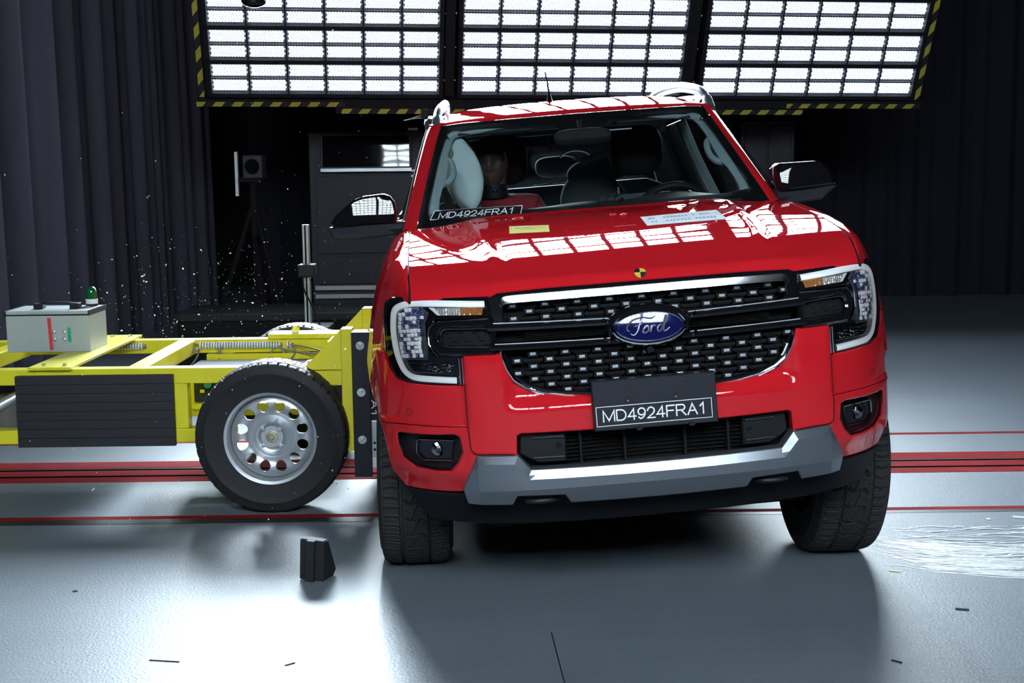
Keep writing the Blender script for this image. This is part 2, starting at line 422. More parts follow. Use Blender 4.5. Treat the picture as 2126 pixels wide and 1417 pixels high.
# ---------------------------------------------------------------- light rig
PW, PG, GP, NG = 1.86, .18, .287, 8
def frame_mw(L, e1, e2):
    e1 = Vector(e1).normalized(); e2 = Vector(e2); e2 = (e2 - e1*e2.dot(e1)).normalized(); y = e2.cross(e1)
    return Matrix(((e1.x, y.x, e2.x, L[0]), (e1.y, y.y, e2.y, L[1]), (e1.z, y.z, e2.z, L[2]), (0, 0, 0, 1)))
BEAMS = []
for wt_ in BEAM_W:
    lb = bpy.data.lights.new('diode_beam', 'AREA'); lb.shape = 'RECTANGLE'; lb.size = .262; lb.size_y = .091
    lb.energy = wt_; lb.color = (.76, .90, 1); lb.spread = math.radians(BEAM_SPREAD); BEAMS.append(lb)
def led_panel(label, mw, ledm, mod=None, beam=None):
    t = thing('flood_light_panel', label, 'light panel', mw=mw)
    H = GP*NG
    G().box(-.03, PW+.03, .03, .10, -.03, H+.03).obj('housing', RIG, t, smooth=False)
    rb = G()
    for r in range(NG):
        for kk in (0, 1):
            for c in range(6):
                cx_, cz_ = (c+.5)*PW/6, r*GP + (.084 if kk == 0 else .210)
                zl, zh = r*GP + (.0146 if kk == 0 else .147), r*GP + (.147 if kk == 0 else GP-.0146)
                k = rb.vs([(cx_+a*.1345, .020, cz_+b_*.048) for a, b_ in ((-1,-1),(1,-1),(1,1),(-1,1))] + [(cx_+a*.1545, .002, z) for a, z in ((-1,zl),(1,zl),(1,zh),(-1,zh))])
                rb.F += [(k+i, k+4+i, k+4+(i+1) % 4, k+(i+1) % 4) for i in range(4)] + [(k, k+1, k+2, k+3)]
    rb.obj('reflector_board', BOARD, t, smooth=False)
    fr = G()
    for i in range(NG+1): fr.box(-.03, PW+.03, -.012, .03, i*GP-.0165, i*GP+.0165)
    for x in (-.03, PW-.005): fr.box(x, x+.035, -.012, .03, 0, H)
    for i in range(1, 6): fr.box(i*PW/6-.006, i*PW/6+.006, -.006, .03, 0, H)
    for i in range(NG): fr.box(0, PW, .012, .03, i*GP+GP*.46-.003, i*GP+GP*.46+.003)
    fr.obj('grid_frame', RIG, t, smooth=False)
    me = None
    for r in range(NG):
        for k in (0, 1):
            for c in range(6):
                x = (c+.5)*PW/6; z = r*GP + (.084 if k == 0 else .210)
                if mod is None:
                    o = G().box(-.1334, .1334, -.006, .0, -.0465, .0465).obj('diode_module', ledm, t, smooth=False); mod = o
                else:
                    o = mod.copy(); COL.objects.link(o); o.parent = t
                o.location = (x, .0185, z)
                if beam is not None:
                    lo = bpy.data.objects.new('diode_beam', beam); COL.objects.link(lo); lo.parent = t
                    lo.location = (x, .0115, z); lo.rotation_euler = (-PI/2, 0, 0)
    return t, mod
Lp, Rp = Vector((-2.430, 11.2, 2.134)), Vector((3.476, 11.85, 2.0744))
e1 = (Rp - Lp).normalized(); RIGM = frame_mw(Lp, e1, (0, -.4226, .9063))
mod = None
for i, side in enumerate(('left', 'middle', 'right')):
    t, mod = led_panel({'left': 'left panel of bright white diode modules, above the yellow trolley',
                        'middle': 'middle panel of bright white diode modules, directly above the truck roof',
                        'right': 'right panel of bright white diode modules, right of the truck roof'}[side],
                       RIGM @ Matrix.Translation((i*(PW+PG), 0, 0)), LEDR, mod, BEAMS[i])
    t['group'] = 'panels of the rear light bank'
rig = thing('light_rig_frame', 'black steel rig frame edged in yellow and black hazard tape around the light panels', 'light rig', mw=RIGM)
TW = 3*PW + 2*PG
b = G().box(-.12, TW+.12, .0, .20, -.10, -.035)
b.box(-.12, TW+.12, .10, .20, NG*GP+.03, NG*GP+.12)
for x in (-.12, PW+.05, 2*PW+PG+.05, TW+.05): b.box(x, x+.08, .10, .20, -.10, NG*GP+.1)
b.box(1.0, 5.0, .0, .14, -.160, -.10)
b.obj('beam', RIG, rig, smooth=False)
for x0, x1, z0, z1, y in ((-.13, 1.08, -.098, -.058, -.004), (1.05, 5.0, -.158, -.116, -.004), (4.85, TW+.1, -.098, -.058, -.004)):
    G().box(x0, x1, y, y+.004, z0, z1).obj('hazard_tape', HAZ, rig, smooth=False)
for x in (-.11, TW+.06):
    G().box(x, x+.045, .045, .049, -.085, NG*GP+.1).obj('hazard_tape', HAZ, rig, smooth=False)
for x in (.3, 1.7, 2.9, 4.2, 5.6):
    p = RIGM @ Vector((x, .15, NG*GP+.08)); q = Vector((p.x, p.y, 7.0)); im = RIGM.inverted()
    G().cyl(im @ p, im @ q, .02, n=8).obj('hanger_rod', RIG, rig)
for i in (0, 1):                                                       # bolts on the uprights between panels
    for r in range(NG):
        for dx in (.045, .135):
            G().ell((PW + i*(PW+PG) + dx, .096, r*GP + .1), (.008, .006, .008), 8, 6).obj('bolt', ZINC, rig)
# the facing bank at the near end of the hall (seen mirrored in the monitor, the mirror caps and the badge)
FB = frame_mw((3.25, -3.6, 3.7), (-1, 0, 0), (0, .6, .8))
mod = None
for i, side in enumerate(('right', 'middle', 'left')):
    t, mod = led_panel('%s white diode panel of the bank facing the truck front' % side, FB @ Matrix.Translation((i*(PW+PG), 0, 0)), LEDF, mod)
    t['group'] = 'panels of the near light bank'
rig2 = thing('light_rig_frame', 'black steel rig frame carrying the near light bank facing the truck', 'light rig', mw=FB)
b = G().box(-.12, TW+.12, .10, .20, -.10, -.035); b.box(-.12, TW+.12, .10, .20, NG*GP+.03, NG*GP+.12)
for x in (-.12, PW+.05, 2*PW+PG+.05, TW+.05): b.box(x, x+.08, .10, .20, -.10, NG*GP+.1)
b.obj('beam', RIG, rig2, smooth=False)
for x in (.3, 2.9, 5.6):
    p = FB @ Vector((x, .15, NG*GP+.08)); im = FB.inverted()
    G().cyl(im @ p, im @ Vector((p.x, p.y, 7.0)), .02, n=8).obj('hanger_rod', RIG, rig2)
# dome camera hanging at the top of the left panel
t = thing('dome_camera', 'black dome camera hanging in front of the left light panel at the top edge', 'camera', (-1.655, 9.0, 2.615))
G().ell((0, 0, 0), (.085, .085, .045), 20, 10).obj('dome', BLKG, t)
G().cyl((0, 0, .02), (0, 0, .09), .09, n=24).obj('housing', BLKP, t); G().cyl((0, 0, .09), (0, 0, 4.385), .016, n=10).obj('hanger_rod', RIG, t)

# ---------------------------------------------------------------- equipment at the back
def T(loc): return Matrix.Translation((-loc[0], -loc[1], -loc[2]))
L0 = (-1.33, 12.9, 0); M0 = T(L0)
t = thing('equipment_cabinet', 'tall dark grey equipment cabinet behind the truck with a monitor on its front', 'cabinet', L0)
G().box(-1.89, -.60, 12.80, 13.35, .12, 1.87).obj('carcass', GREYC, t, M0, smooth=False, bevel=.008)
for z0, z1 in ((.73, 1.46), (.44, .70)):
    G().box(-1.83, -.66, 12.775, 12.80, z0, z1).obj('door', GREYC, t, M0, smooth=False, bevel=.005)
for z in (.405, .325):
    G().box(-1.86, -.62, 12.75, 12.80, z-.022, z+.022).obj('rail', ALU, t, M0, smooth=False, bevel=.004)
for x in (-1.80, -.70):
    for y in (12.9, 13.25): G().cyl((x, y, 0), (x, y, .12), .03, n=12).obj('foot', BLKP, t, M0)
for z in (1.50, 1.45): G().box(-.93, -.84, 12.77, 12.80, z-.010, z+.010).obj('label_plate', ALU, t, M0, smooth=False)
G().box(-.95, -.86, 12.77, 12.80, 1.875, 1.895).obj('label_plate', ALU, t, M0, smooth=False)
tv = thing('monitor', 'wide dark monitor on the cabinet mirroring the white light panels', 'monitor', mw=Matrix.Translation((-1.345, 12.74, 1.68)) @ Matrix.Rotation(-.078, 4, 'X') @ Matrix.Rotation(.0, 4, 'Z'))
G().box(-.425, .425, -.012, .03, -.175, .165).obj('bezel', GREYC, tv, smooth=False, bevel=.004)
G().grid(lambda u, v: (-.405 + .81*u, -.0135 - .00004*math.sin(u*13)*math.sin(v*9+1), -.14 + .29*v), 30, 14).obj('screen', BLKG, tv)
G().box(-.425, .425, -.02, -.012, -.185, -.155).obj('shelf_edge', ALU, tv, smooth=False)
L0 = (-1.43, 9.45, 0); M0 = T(L0)
t = thing('aluminium_post', 'slim aluminium profile post with a black clamp standing behind the trolley', 'post', L0)
G().box(-1.455, -1.41, 9.42, 9.48, .42, 1.14).obj('profile', ALU, t, M0, smooth=False, bevel=.004)
G().box(-1.438, -1.427, 9.412, 9.42, .42, 1.14).obj('slot', BLKM, t, M0, smooth=False)
G().box(-1.49, -1.37, 9.38, 9.52, .775, .865).obj('clamp', BLKP, t, M0, smooth=False, bevel=.01)
G().box(-1.60, -1.27, 9.30, 9.60, .40, .435).obj('plate', DARKG, t, M0, smooth=False, bevel=.004)
G().box(-1.56, -1.31, 9.33, 9.57, 0, .40).obj('pedestal', BLKM, t, M0, smooth=False)
G().tube(smooth_path([(-1.46, 9.40, .80), (-1.44, 9.33, .70), (-1.38, 9.3, .58), (-1.33, 9.32, .44)], 14), .006, 6).obj('cable', BLKM, t, M0)
L0 = (-2.25, 11.8, 0); M0 = T(L0)
t = thing('camera_tripod', 'black tripod with a boxy high speed camera between left curtain and cabinet', 'camera', L0)
G().box(-2.31, -2.14, 11.75, 11.95, 1.45, 1.65).obj('camera_body', GREYC, t, M0, smooth=False, bevel=.01)
G().cyl((-2.22, 11.74, 1.555), (-2.22, 11.70, 1.555), .062, n=24).obj('lens', BLKG, t, M0)
G().box(-2.38, -2.355, 11.76, 11.80, 1.30, 1.68).obj('lamp_bar', CONDW, t, M0, smooth=False)
G().cyl((-2.24, 11.84, .95), (-2.24, 11.84, 1.45), .035, n=12).obj('column', BLKM, t, M0)
G().box(-2.38, -2.16, 11.78, 11.84, 1.42, 1.46).obj('head', BLKM, t, M0, smooth=False)
for x, y in ((-2.62, 11.6), (-1.95, 11.65), (-2.2, 12.4)):
    G().cyl((-2.24, 11.84, 1.25), (x, y, 0), .022, n=8).obj('leg', BLKM, t, M0)
L0 = (-1.85, 10.6, 0); M0 = T(L0)
t = thing('storage_crate', 'low black storage crate on the floor behind the trolley', 'crate', L0)
G().box(-2.6, -1.1, 10.4, 11.1, .0, .36).obj('body', BLKM, t, M0, smooth=False, bevel=.01)
G().box(-2.62, -1.08, 10.38, 11.12, .36, .42).obj('lid', BLKP, t, M0, smooth=False, bevel=.01)
L0 = (2.45, 13.2, 0); M0 = T(L0)
t = thing('equipment_cabinet', 'dim black cabinet standing right of the truck roof under the panels', 'cabinet', L0)
G().box(2.2, 2.72, 13.0, 13.5, .0, 1.93).obj('carcass', BLKP, t, M0, smooth=False, bevel=.01)
G().box(2.24, 2.45, 12.985, 13.0, .2, 1.88).obj('door', DARKG, t, M0, smooth=False, bevel=.004)
G().box(2.47, 2.68, 12.985, 13.0, .2, 1.88).obj('door', BLKP, t, M0, smooth=False, bevel=.004)

# ================================================================ wheels (axis = local y, outer face towards -y)
def tyre(g, Rr, hw, rim, style, n=432):
    """hw half width; tread from a lateral/angular groove function"""
    lat = [(-1, rim, 0), (-1.02, rim+.02, 0), (-1.08, lerp(rim, Rr, .35), 0), (-1.12, lerp(rim, Rr, .56), 0), (-1.145, lerp(rim, Rr, .60), 0), (-1.145, lerp(rim, Rr, .63), 0), (-1.115, lerp(rim, Rr, .66), 0), (-1.08, lerp(rim, Rr, .8), 0), (-1.02, lerp(rim, Rr, .91), 1), (-.97, Rr-.012, 2)]
    m = 56 if style == 'truck' else 34
    tr = [(-.94 + 1.88*i/m, 0, 3) for i in range(m+1)]
    rows = lat + tr + [(-a, r, k) for a, r, k in reversed(lat)]
    tw = hw
    def depth(t, a):
        y = abs(t)
        if style == 'truck':
            if .40 < y < .47 or .0 <= y < .0: return .009
            if y > .47:
                return .008 if ((a*62/(2*PI) + .22*math.sin((y-.47)*6)) % 1) < .16 else (.003 if ((a*62/(2*PI)+.5) % 1) < .07 else 0)
            p = (a*34/(2*PI) + .55*math.sin(t*5.2) + .18*math.sin(t*13)) % 1
            if p < .085: return .0085
            if -.30 < t < .30 and ((a*34/(2*PI) + .5 - 1.5*t + .25*math.sin(t*9)) % 1) < .075: return .008
            if (p > .52 and p < .56 and abs(t) > .12): return .004
            return 0
        if .26 < y < .34 or .60 < y < .67:
            return .008 if abs(y - (.30 if y < .5 else .635) - .018*math.sin(a*40)) < .028 else 0
        if y > .67: return .009 if ((a*48/(2*PI)) % 1) < .10 else (.002 if ((a*48/(2*PI)*5) % 1) < .18 and y < .95 else 0)
        return .002 if ((a*96/(2*PI)) % 1) < .15 else 0
    def f(u, v):
        i = min(int(round(v*(len(rows)-1))), len(rows)-1); t, r, k = rows[i]; a = 2*PI*u
        if k == 3:
            r = Rr - .010*(abs(t)**4) - depth(t, a); 
        elif k == 2 or k == 1:
            N = 62 if style == 'truck' else 48
            if ((a*N/(2*PI)) % 1) < .14: r -= .006 if k == 2 else .003
        return (r*math.sin(a), t*tw, r*math.cos(a))
    return g.grid(f, n, len(rows), cu=True)
def steel_rim(par, Rl, hw, m, depth0=.028):
    """drop-centre steel wheel with twelve oval ports"""
    g = G().lathe([(Rl, -hw*1.0), (Rl+.004, -hw*1.02), (Rl+.006, -hw*.98), (Rl-.012, -hw*.93), (Rl-.020, -hw*.80), (Rl-.022, hw*.3), (Rl-.004, hw), (Rl, hw)], 72)
    g.obj('rim_barrel', m, par, angle=30)
    r1 = Rl - .021
    def surf(x, z):
        r = math.hypot(x, z)/Rl
        return -hw*.80 + interp([(0, .020), (.235, .020), (.27, .012), (.33, .010), (.40, .036), (.45, .046), (.55, .030), (.70, .022), (.80, .026), (.88, .036), (.90, .044), (1, .05)], r)
    circ = lambda rr, n, cx=0, cz=0: [(cx+rr*math.sin(2*PI*i/n), cz+rr*math.cos(2*PI*i/n)) for i in range(n)]
    holes = []
    for k in range(12):
        a = 2*PI*(k+.5)/12; ca, sa = math.cos(a), math.sin(a); h = []
        for i in range(14):
            b = 2*PI*i/14; rr = .124*Rl*math.cos(b); tt = .112*Rl*math.sin(b)*(1 + .12*math.cos(b))
            r = .665*Rl + rr; h.append((r*sa + tt*ca, r*ca - tt*sa))
        holes.append(h)
    lines = [circ(q*Rl, 40)+[circ(q*Rl, 40)[0]] for q in (.235, .27, .33, .40, .45, .84)]
    G().panel(circ(r1, 64), holes, surf, t=.006, ch=.002, res=.012, lines=lines).obj('wheel_disc', m, par, angle=40)
    y0 = surf(0, 0)
    G().lathe([(0, y0-.016), (.010, y0-.016), (.014, y0-.012), (.026, y0-.010), (.028, y0+.004)], 28).obj('hub_cap', mat('worn_brass', (.42, .40, .28), .35, .6), par)
    for k in range(4):
        a = PI/4 + k*PI/2; x, z = .255*Rl*math.sin(a), .255*Rl*math.cos(a); y = surf(x, z)
        G().cyl((x, y+.002, z), (x, y-.012, z), .011, .009, n=6).cyl((x, y-.012, z), (x, y-.018, z), .006, n=10).obj('wheel_bolt', ZINC, par)
    G().lathe([(.001, .0), (Rl*.45, .0), (Rl*.45, .05), (.001, .05)], 32).obj('brake_drum', BLKM, par)

# ================================================================ trolley
L0 = (-2.4, 6.6, 0); M0 = T(L0)
tro = thing('impact_trolley', 'yellow steel crash trolley on wheels rammed into the left flank of the truck', 'trolley', L0)
def tp(g, name, m=YELLOW, **k):
    k.setdefault('smooth', False); return g.obj(name, m, tro, M0, **k)
for y in (6.10, 7.14): tp(G().box(-4.7, -.76, y, y+.08, .556, .628), 'upper_rail', bevel=.004)
for y in (6.10, 7.14): tp(G().box(-4.7, -1.28, y, y+.08, .282, .346), 'lower_rail', bevel=.004)
for x0, x1 in ((-1.78, -1.69), (-2.66, -2.57), (-3.6, -3.5)): tp(G().box(x0, x1, 6.18, 7.14, .552, .626), 'cross_beam', bevel=.004)
for x0, x1 in ((-1.56, -1.49), (-2.9, -2.83), (-4.5, -4.43)):
    for y in (6.105, 7.145): tp(G().box(x0, x1, y, y+.07, .346, .556), 'upright', bevel=.004)
pl = tp(G().box(-2.205, -2.01, 6.07, 7.28, .628, .642), 'mounting_plate', bevel=.002)
for x in (-2.15, -2.055):
    for y in (6.13, 7.21): G().cyl((x, y, .642), (x, y, .652), .010, n=6).obj('bolt', ZINC, pl)
for y in (5.965, 6.855): tp(G().box(-.765, -.715, y, y+.09, .26, .815), 'front_column', bevel=.004)
tp(G().box(-.765, -.715, 6.055, 6.855, .30, .40), 'front_crossbar', bevel=.004); tp(G().box(-.765, -.715, 6.055, 6.855, .54, .62), 'front_crossbar', bevel=.004)
def xz(y0, y1): return lambda a, b, d: (a, lerp(y0, y1, d), b)
for y in (5.985, 6.86):
    q = tp(G().prism([(-.93, .642), (-.765, .812), (-.765, .642)], xz(y, y+.016), 0, 1), 'gusset', bevel=.002)
    tp(G().box(-.95, -.765, y, y+.22, .628, .645), 'gusset_foot', bevel=.003)
tp(G().box(-1.30, -.90, 7.12, 7.28, .628, .655), 'far_bracket', bevel=.003)
tp(G().cyl((-1.16, 7.18, .655), (-1.16, 7.18, .695), .022, n=6), 'bolt', ZINC)
tp(G().cyl((-.92, 6.05, .645), (-.92, 6.05, .662), .010, n=6), 'bolt', ZINC)
tp(G().box(-.97, -.765, 6.0, 6.06, .555, .628), 'front_bracket', bevel=.003)
tp(G().box(-.715, -.648, 5.962, 6.06, .15, .80), 'barrier_post', DARKG, bevel=.003); tp(G().box(-.715, -.648, 6.06, 7.05, .15, .66), 'barrier_backing', DARKG, bevel=.003)
ss = tp(G().box(-.713, -.634, 5.930, 5.962, .148, .803), 'rubber_strip', DARKG, bevel=.003)
for z in (.744, .534, .320):
    q = G().cyl((-.674, 5.930, z), (-.674, 5.924, z), .019, n=28).obj('washer', ZINC, ss)
    G().cyl((-.674, 5.924, z), (-.674, 5.912, z), .0125, n=6).cyl((-.674, 5.912, z), (-.674, 5.902, z), .007, n=12).obj('bolt', ZINC, q)
tp(G().box(-.648, -.612, 6.0, 7.05, .22, .64), 'honeycomb_barrier', HONEY, bevel=.003)
idp = tp(G().box(-.648, -.596, 5.952, 5.962, .40, .575), 'marker_plate', BLKP)
fr = G()
for a in ((-.648, -.645, .40, .575), (-.648, -.598, .40, .403)): fr.box(a[0], a[1], 5.950, 5.952, a[2], a[3])
fr.obj('plate_border', WHITEI, idp, smooth=False)
lt = text_mesh(G(), 'A1', 0, .07, 0, .028, lambda x, z, d: (-.634 + z, 5.9515 + d*.5, .425 + .07 - x))
lt.obj('plate_lettering', WHITEI, idp, smooth=False)
bk = tp(G().box(-.642, -.606, 5.95, 5.962, .235, .40), 'steel_bracket', STEEL, bevel=.002)
for z in (.30, .27): G().cyl((-.622, 5.951, z), (-.622, 5.946, z), .006, n=12).obj('bolt_hole', BLKM, bk)
tp(G().box(-.636, -.608, 5.952, 5.96, .185, .235), 'bracket_tab', CONDW, bevel=.002)
# side panel of black planks
sp = G()
for i in range(8):
    z0 = .272 + i*.0413; sp.box(-2.268, -1.548, 6.072 + (i % 3)*.0012, 6.10, z0, z0+.0400)
sp.box(-2.262, -1.552, 6.078, 6.10, .272, .602)
tp(sp, 'plank_panel', mat('black_ply', (.012, .0125, .017), .55, var=.3, vscale=14), bevel=.0015)
# inner gear between the rails
tp(G().box(-1.56, -1.30, 6.30, 6.33, .40, .556), 'inner_plate', bevel=.003)
cb = tp(G().box(-1.50, -1.32, 6.27, 6.31, .44, .545), 'control_box', BLKP, bevel=.004)
G().cyl((-1.43, 6.27, .525), (-1.43, 6.25, .525), .018, n=16).obj('knob', mat('teal_knob', (.02, .22, .26), .4), cb)
G().box(-1.47, -1.45, 6.264, 6.27, .485, .5).obj('lamp', YTAPE, cb, smooth=False); G().box(-1.41, -1.37, 6.262, 6.27, .46, .49).obj('connector', CONDW, cb, smooth=False)
tp(G().box(-1.56, -.77, 6.34, 6.42, .36, .42), 'inner_beam', bevel=.003)
tp(G().box(-1.62, -.80, 7.08, 7.12, .46, .556), 'inner_far_plate', bevel=.003)
tp(G().box(-1.64, -1.05, 6.62, 7.02, .36, .535), 'battery_box', BLKM, bevel=.006)
tp(G().box(-2.60, -1.9, 6.5, 7.0, .30, .50), 'ballast_block', BLKM, bevel=.006)
tp(G().box(-2.50, -2.24, 6.2, 6.5, .32, .46), 'brake_unit', mat('dusty_metal', (.12, .12, .11), .6, .4, var=.4, vscale=20), bevel=.006)
tp(G().cyl((-2.48, 6.16, .40), (-2.25, 6.25, .52), .025, n=14), 'damper', STEEL, smooth=True)
for x in (-1.075, -4.09): tp(G().cyl((x, 6.1, .34), (x, 7.4, .34), .035, n=16), 'axle', BLKM, smooth=True)
def conduit(x0, x1):
    g = G().cyl((x0, 7.125, .597), (x1, 7.125, .597), .011, n=10); p = tp(g, 'conduit', CABLE, smooth=True)
    n = int((x1-x0)/.0145); r = G()
    for i in range(n):
        x = x0 + (i+.2)*.0145; r.cyl((x, 7.125, .597), (x+.0075, 7.125, .597), .019, n=10)
    r.obj('conduit_rings', CONDW, p)
conduit(-1.665, -1.225); conduit(-1.20, -1.165); conduit(-2.18, -1.95)
for pts in ([(-1.66, 7.12, .597), (-1.70, 7.10, .615), (-1.72, 7.08, .585), (-1.66, 7.08, .58), (-1.78, 7.02, .56), (-1.86, 6.9, .53)],
            [(-1.665, 7.12, .585), (-1.675, 7.10, .54), (-1.70, 7.05, .50), (-1.73, 6.95, .47)], [(-1.57, 7.11, .585), (-1.54, 7.10, .55), (-1.535, 7.05, .48)],
            [(-1.54, 7.11, .59), (-1.555, 7.10, .56), (-1.545, 7.05, .50), (-1.52, 6.95, .45)], [(-1.26, 7.11, .585), (-1.28, 7.10, .56), (-1.28, 7.05, .50)],
            [(-1.24, 7.11, .59), (-1.19, 7.10, .57), (-1.10, 7.06, .56), (-.95, 6.95, .56)], [(-1.18, 7.11, .60), (-1.10, 7.08, .59), (-1.0, 7.0, .58), (-.9, 6.9, .57)],
            [(-1.23, 7.11, .58), (-1.19, 7.09, .53), (-1.15, 7.0, .50)], [(-1.17, 7.11, .59), (-1.15, 7.09, .56), (-1.19, 7.0, .50)]):
    tp(G().tube(smooth_path(pts, 22), .0045, 6), 'cable', CABLE, smooth=True)
# wheels of the trolley
def trolley_wheel(loc, rz):
    t = bpy.data.objects.new('wheel', None); COL.objects.link(t); t.parent = tro; t.location = Vector(loc) - Vector(L0); t.rotation_euler = (0, 0, rz)
    return t
tw = trolley_wheel((-1.077, 5.972, .3395), 0)
tyre(G(), .341, .098, .207, 'trolley').obj('tyre', RUBBER, tw, angle=28)
steel_rim(tw, .209, .088, STEEL)
for loc, rz in (((-1.18, 7.40, .3395), PI), ((-4.09, 5.972, .3395), 0), ((-4.19, 7.40, .3395), PI)):
    c = trolley_wheel(loc, rz)
    for ch in [o for o in bpy.data.objects if o.parent == tw]:
        q = ch.copy(); COL.objects.link(q); q.parent = c
# instrument case
L1 = (-2.285, 6.74, .642); M1 = T(L1)
ca = thing('instrument_case', 'grey white instrument case with a red and a green tape strapped on the yellow trolley', 'case', L1)
G().box(-2.49, -2.08, 6.60, 6.88, .642, .822).obj('body', CASE, ca, M1, smooth=False, bevel=.003)
G().box(-2.488, -2.082, 6.602, 6.878, .822, .828).obj('seal', BLKM, ca, M1, smooth=False)
G().box(-2.49, -2.08, 6.60, 6.88, .828, .846).obj('lid', CASE, ca, M1, smooth=False, bevel=.004)
G().box(-2.082, -2.077, 6.59, 6.885, .824, .848).obj('lid_trim', BLKP, ca, M1, smooth=False); G().box(-2.494, -2.489, 6.59, 6.885, .824, .848).obj('lid_trim', BLKP, ca, M1, smooth=False)
h = G().tube([(-2.37, 6.72, .868), (-2.33, 6.70, .876), (-2.22, 6.70, .876), (-2.17, 6.72, .868)], .007, 8).obj('handle', BLKP, ca, M1)
for x in (-2.36, -2.18): G().box(x-.024, x+.024, 6.69, 6.74, .846, .874).obj('handle_bracket', BLKP, ca, M1, smooth=False, bevel=.004)
G().tube([(-2.15, 6.70, .850), (-2.12, 6.72, .856), (-2.10, 6.74, .850)], .004, 6).obj('latch', ZINC, ca, M1)
p = G().prism([(-2.286, .812), (-2.268, .812), (-2.262, .652), (-2.280, .652)], xz(6.597, 6.6), 0, 1).obj('red_tape', REDT, ca, M1, smooth=False)
g = G()
for i in range(9):
    z = .802 - i*.0165; x = -2.2765 + i*.0006
    g.box(x-.003, x+.003, 6.5955, 6.597, z-.002, z); 
    if i % 2: g.box(x-.003, x-.0015, 6.5955, 6.597, z-.007, z)
    else: g.box(x-.001, x+.0012, 6.5955, 6.597, z-.007, z)
g.obj('tape_marks', mat('dark_red_ink', (.12, .01, .01), .6), p, smooth=False)
p = G().prism([(-2.191, .764), (-2.174, .764), (-2.171, .692), (-2.188, .692)], xz(6.597, 6.6), 0, 1).obj('green_tape', GREENT, ca, M1, smooth=False)
text_mesh(G(), 'WLAN', 0, .064, 0, .010, lambda x, z, d: (-2.185 + z, 6.597 + d*.4, .760 - x)).obj('tape_lettering', mat('black_ink', (.01, .03, .02), .6), p, smooth=False)
for x, z in ((-2.254, .740), (-2.204, .740), (-2.253, .705), (-2.203, .705)):
    G().lathe([(.0078, 0), (.0078, -.008), (.0045, -.009), (.0044, -.003), (.001, -.003)], 16, (x, 6.6, z)).obj('socket', ZINC, ca, M1)
L1 = (-2.135, 6.835, .846)
be = thing('beacon_light', 'small green dome beacon standing on the instrument case lid', 'beacon', L1)
G().cyl((0, 0, 0), (0, 0, .012), .031, n=24).obj('gasket', BLKP, be); G().cyl((0, 0, .012), (0, 0, .036), .029, .030, n=24).obj('base', CONDW, be)
G().lathe([(.0275, .036), (.0275, .068), (.0255, .080), (.020, .090), (.011, .097), (.001, .099)], 24, axis='z').obj('lens', GREENL, be)

# wheel chock thrown up in front of the trolley
def chock():
    t = thing('wheel_chock', 'black rubber wheel chock tipped on the floor in front of the trolley', 'chock', (-.755, 4.875, 0))
    rm = Matrix.Rotation(-.34, 4, 'Z') @ Matrix.Rotation(.05, 4, 'Y')
    P = lambda a, b, d: (d, a, b)
    G().prism([(0, 0), (.085, .0), (.108, .022), (.040, .150), (0, .154)], P, -.054, .044).obj('body', RUBBER, t, rm, smooth=False, bevel=.003)
    G().prism([(-.020, .0), (.002, .0), (.002, .154), (-.016, .153)], P, -.022, .012).obj('rib', RUBBER, t, rm, smooth=False, bevel=.002)
    g = G().box(-.050, .040, .003, .036, .1545, .1565); g.box(-.020, .010, -.014, .004, .1535, .1560)
    g.obj('pale_top', mat('pale_grey_rubber', (.16, .17, .19), .7), t, rm, smooth=False)  # top faces in a lighter grey than the body
chock()

# ================================================================ pickup truck
# local axes: x to the picture's right, y rearwards from the front axle, z up
TRW = Matrix.Translation((.4345, 5.2, 0)) @ Matrix.Rotation(.055, 4, 'Z')
ROLL = Matrix.Translation((0, 0, .4)) @ Matrix.Rotation(-.0661, 4, 'Y') @ Matrix.Translation((0, 0, -.4))
tk = thing('pickup_truck', 'red pickup truck seen head on, leaning towards the trolley that hit its flank', 'truck', mw=TRW)
def part(g, name, m, parent=None, **k):
    return g.obj(name, m, parent or tk, None if parent else ROLL, **k)
def group_part(name):
    o = bpy.data.objects.new(name, None); COL.objects.link(o); o.parent = tk; o.matrix_local = ROLL; o.empty_display_size = .05; return o
def mir(L): return list(L) + [(-x, z) for x, z in reversed(L)]       # left half (x<0) listed left to centre -> whole
PL = [(0, 0), (.15, .002), (.3, .008), (.4, .018), (.5, .035), (.6, .065), (.7, .125), (.78, .20), (.85, .30), (.9, .40), (.935, .55), (.955, .75), (1.1, 1.3)]
VL = [(0, .25), (.30, .16), (.38, .08), (.46, .03), (.6, 0), (.95, .0), (1.05, .015), (1.12, .04), (1.18, .09), (1.4, .5)]
def cub(pts, x):
    i = 0
    while i < len(pts)-2 and x > pts[i+1][0]: i += 1
    def sl(k):
        if k <= 0 or k >= len(pts)-1: k = max(1, min(len(pts)-2, k))
        a, b, c = pts[k-1], pts[k], pts[k+1]; return (c[1]-a[1])/(c[0]-a[0])
    (x0, y0), (x1, y1) = pts[i], pts[i+1]; h = x1-x0; t = max(0, min(1, (x-x0)/h))
    return (2*t**3-3*t*t+1)*y0 + (t**3-2*t*t+t)*h*sl(i) + (-2*t**3+3*t*t)*y1 + (t**3-t*t)*h*sl(i+1)
def F(x, z): return -.87 + cub(PL, abs(x)) + cub(VL, z)
def FO(d): return lambda x, z: F(x, z) + d

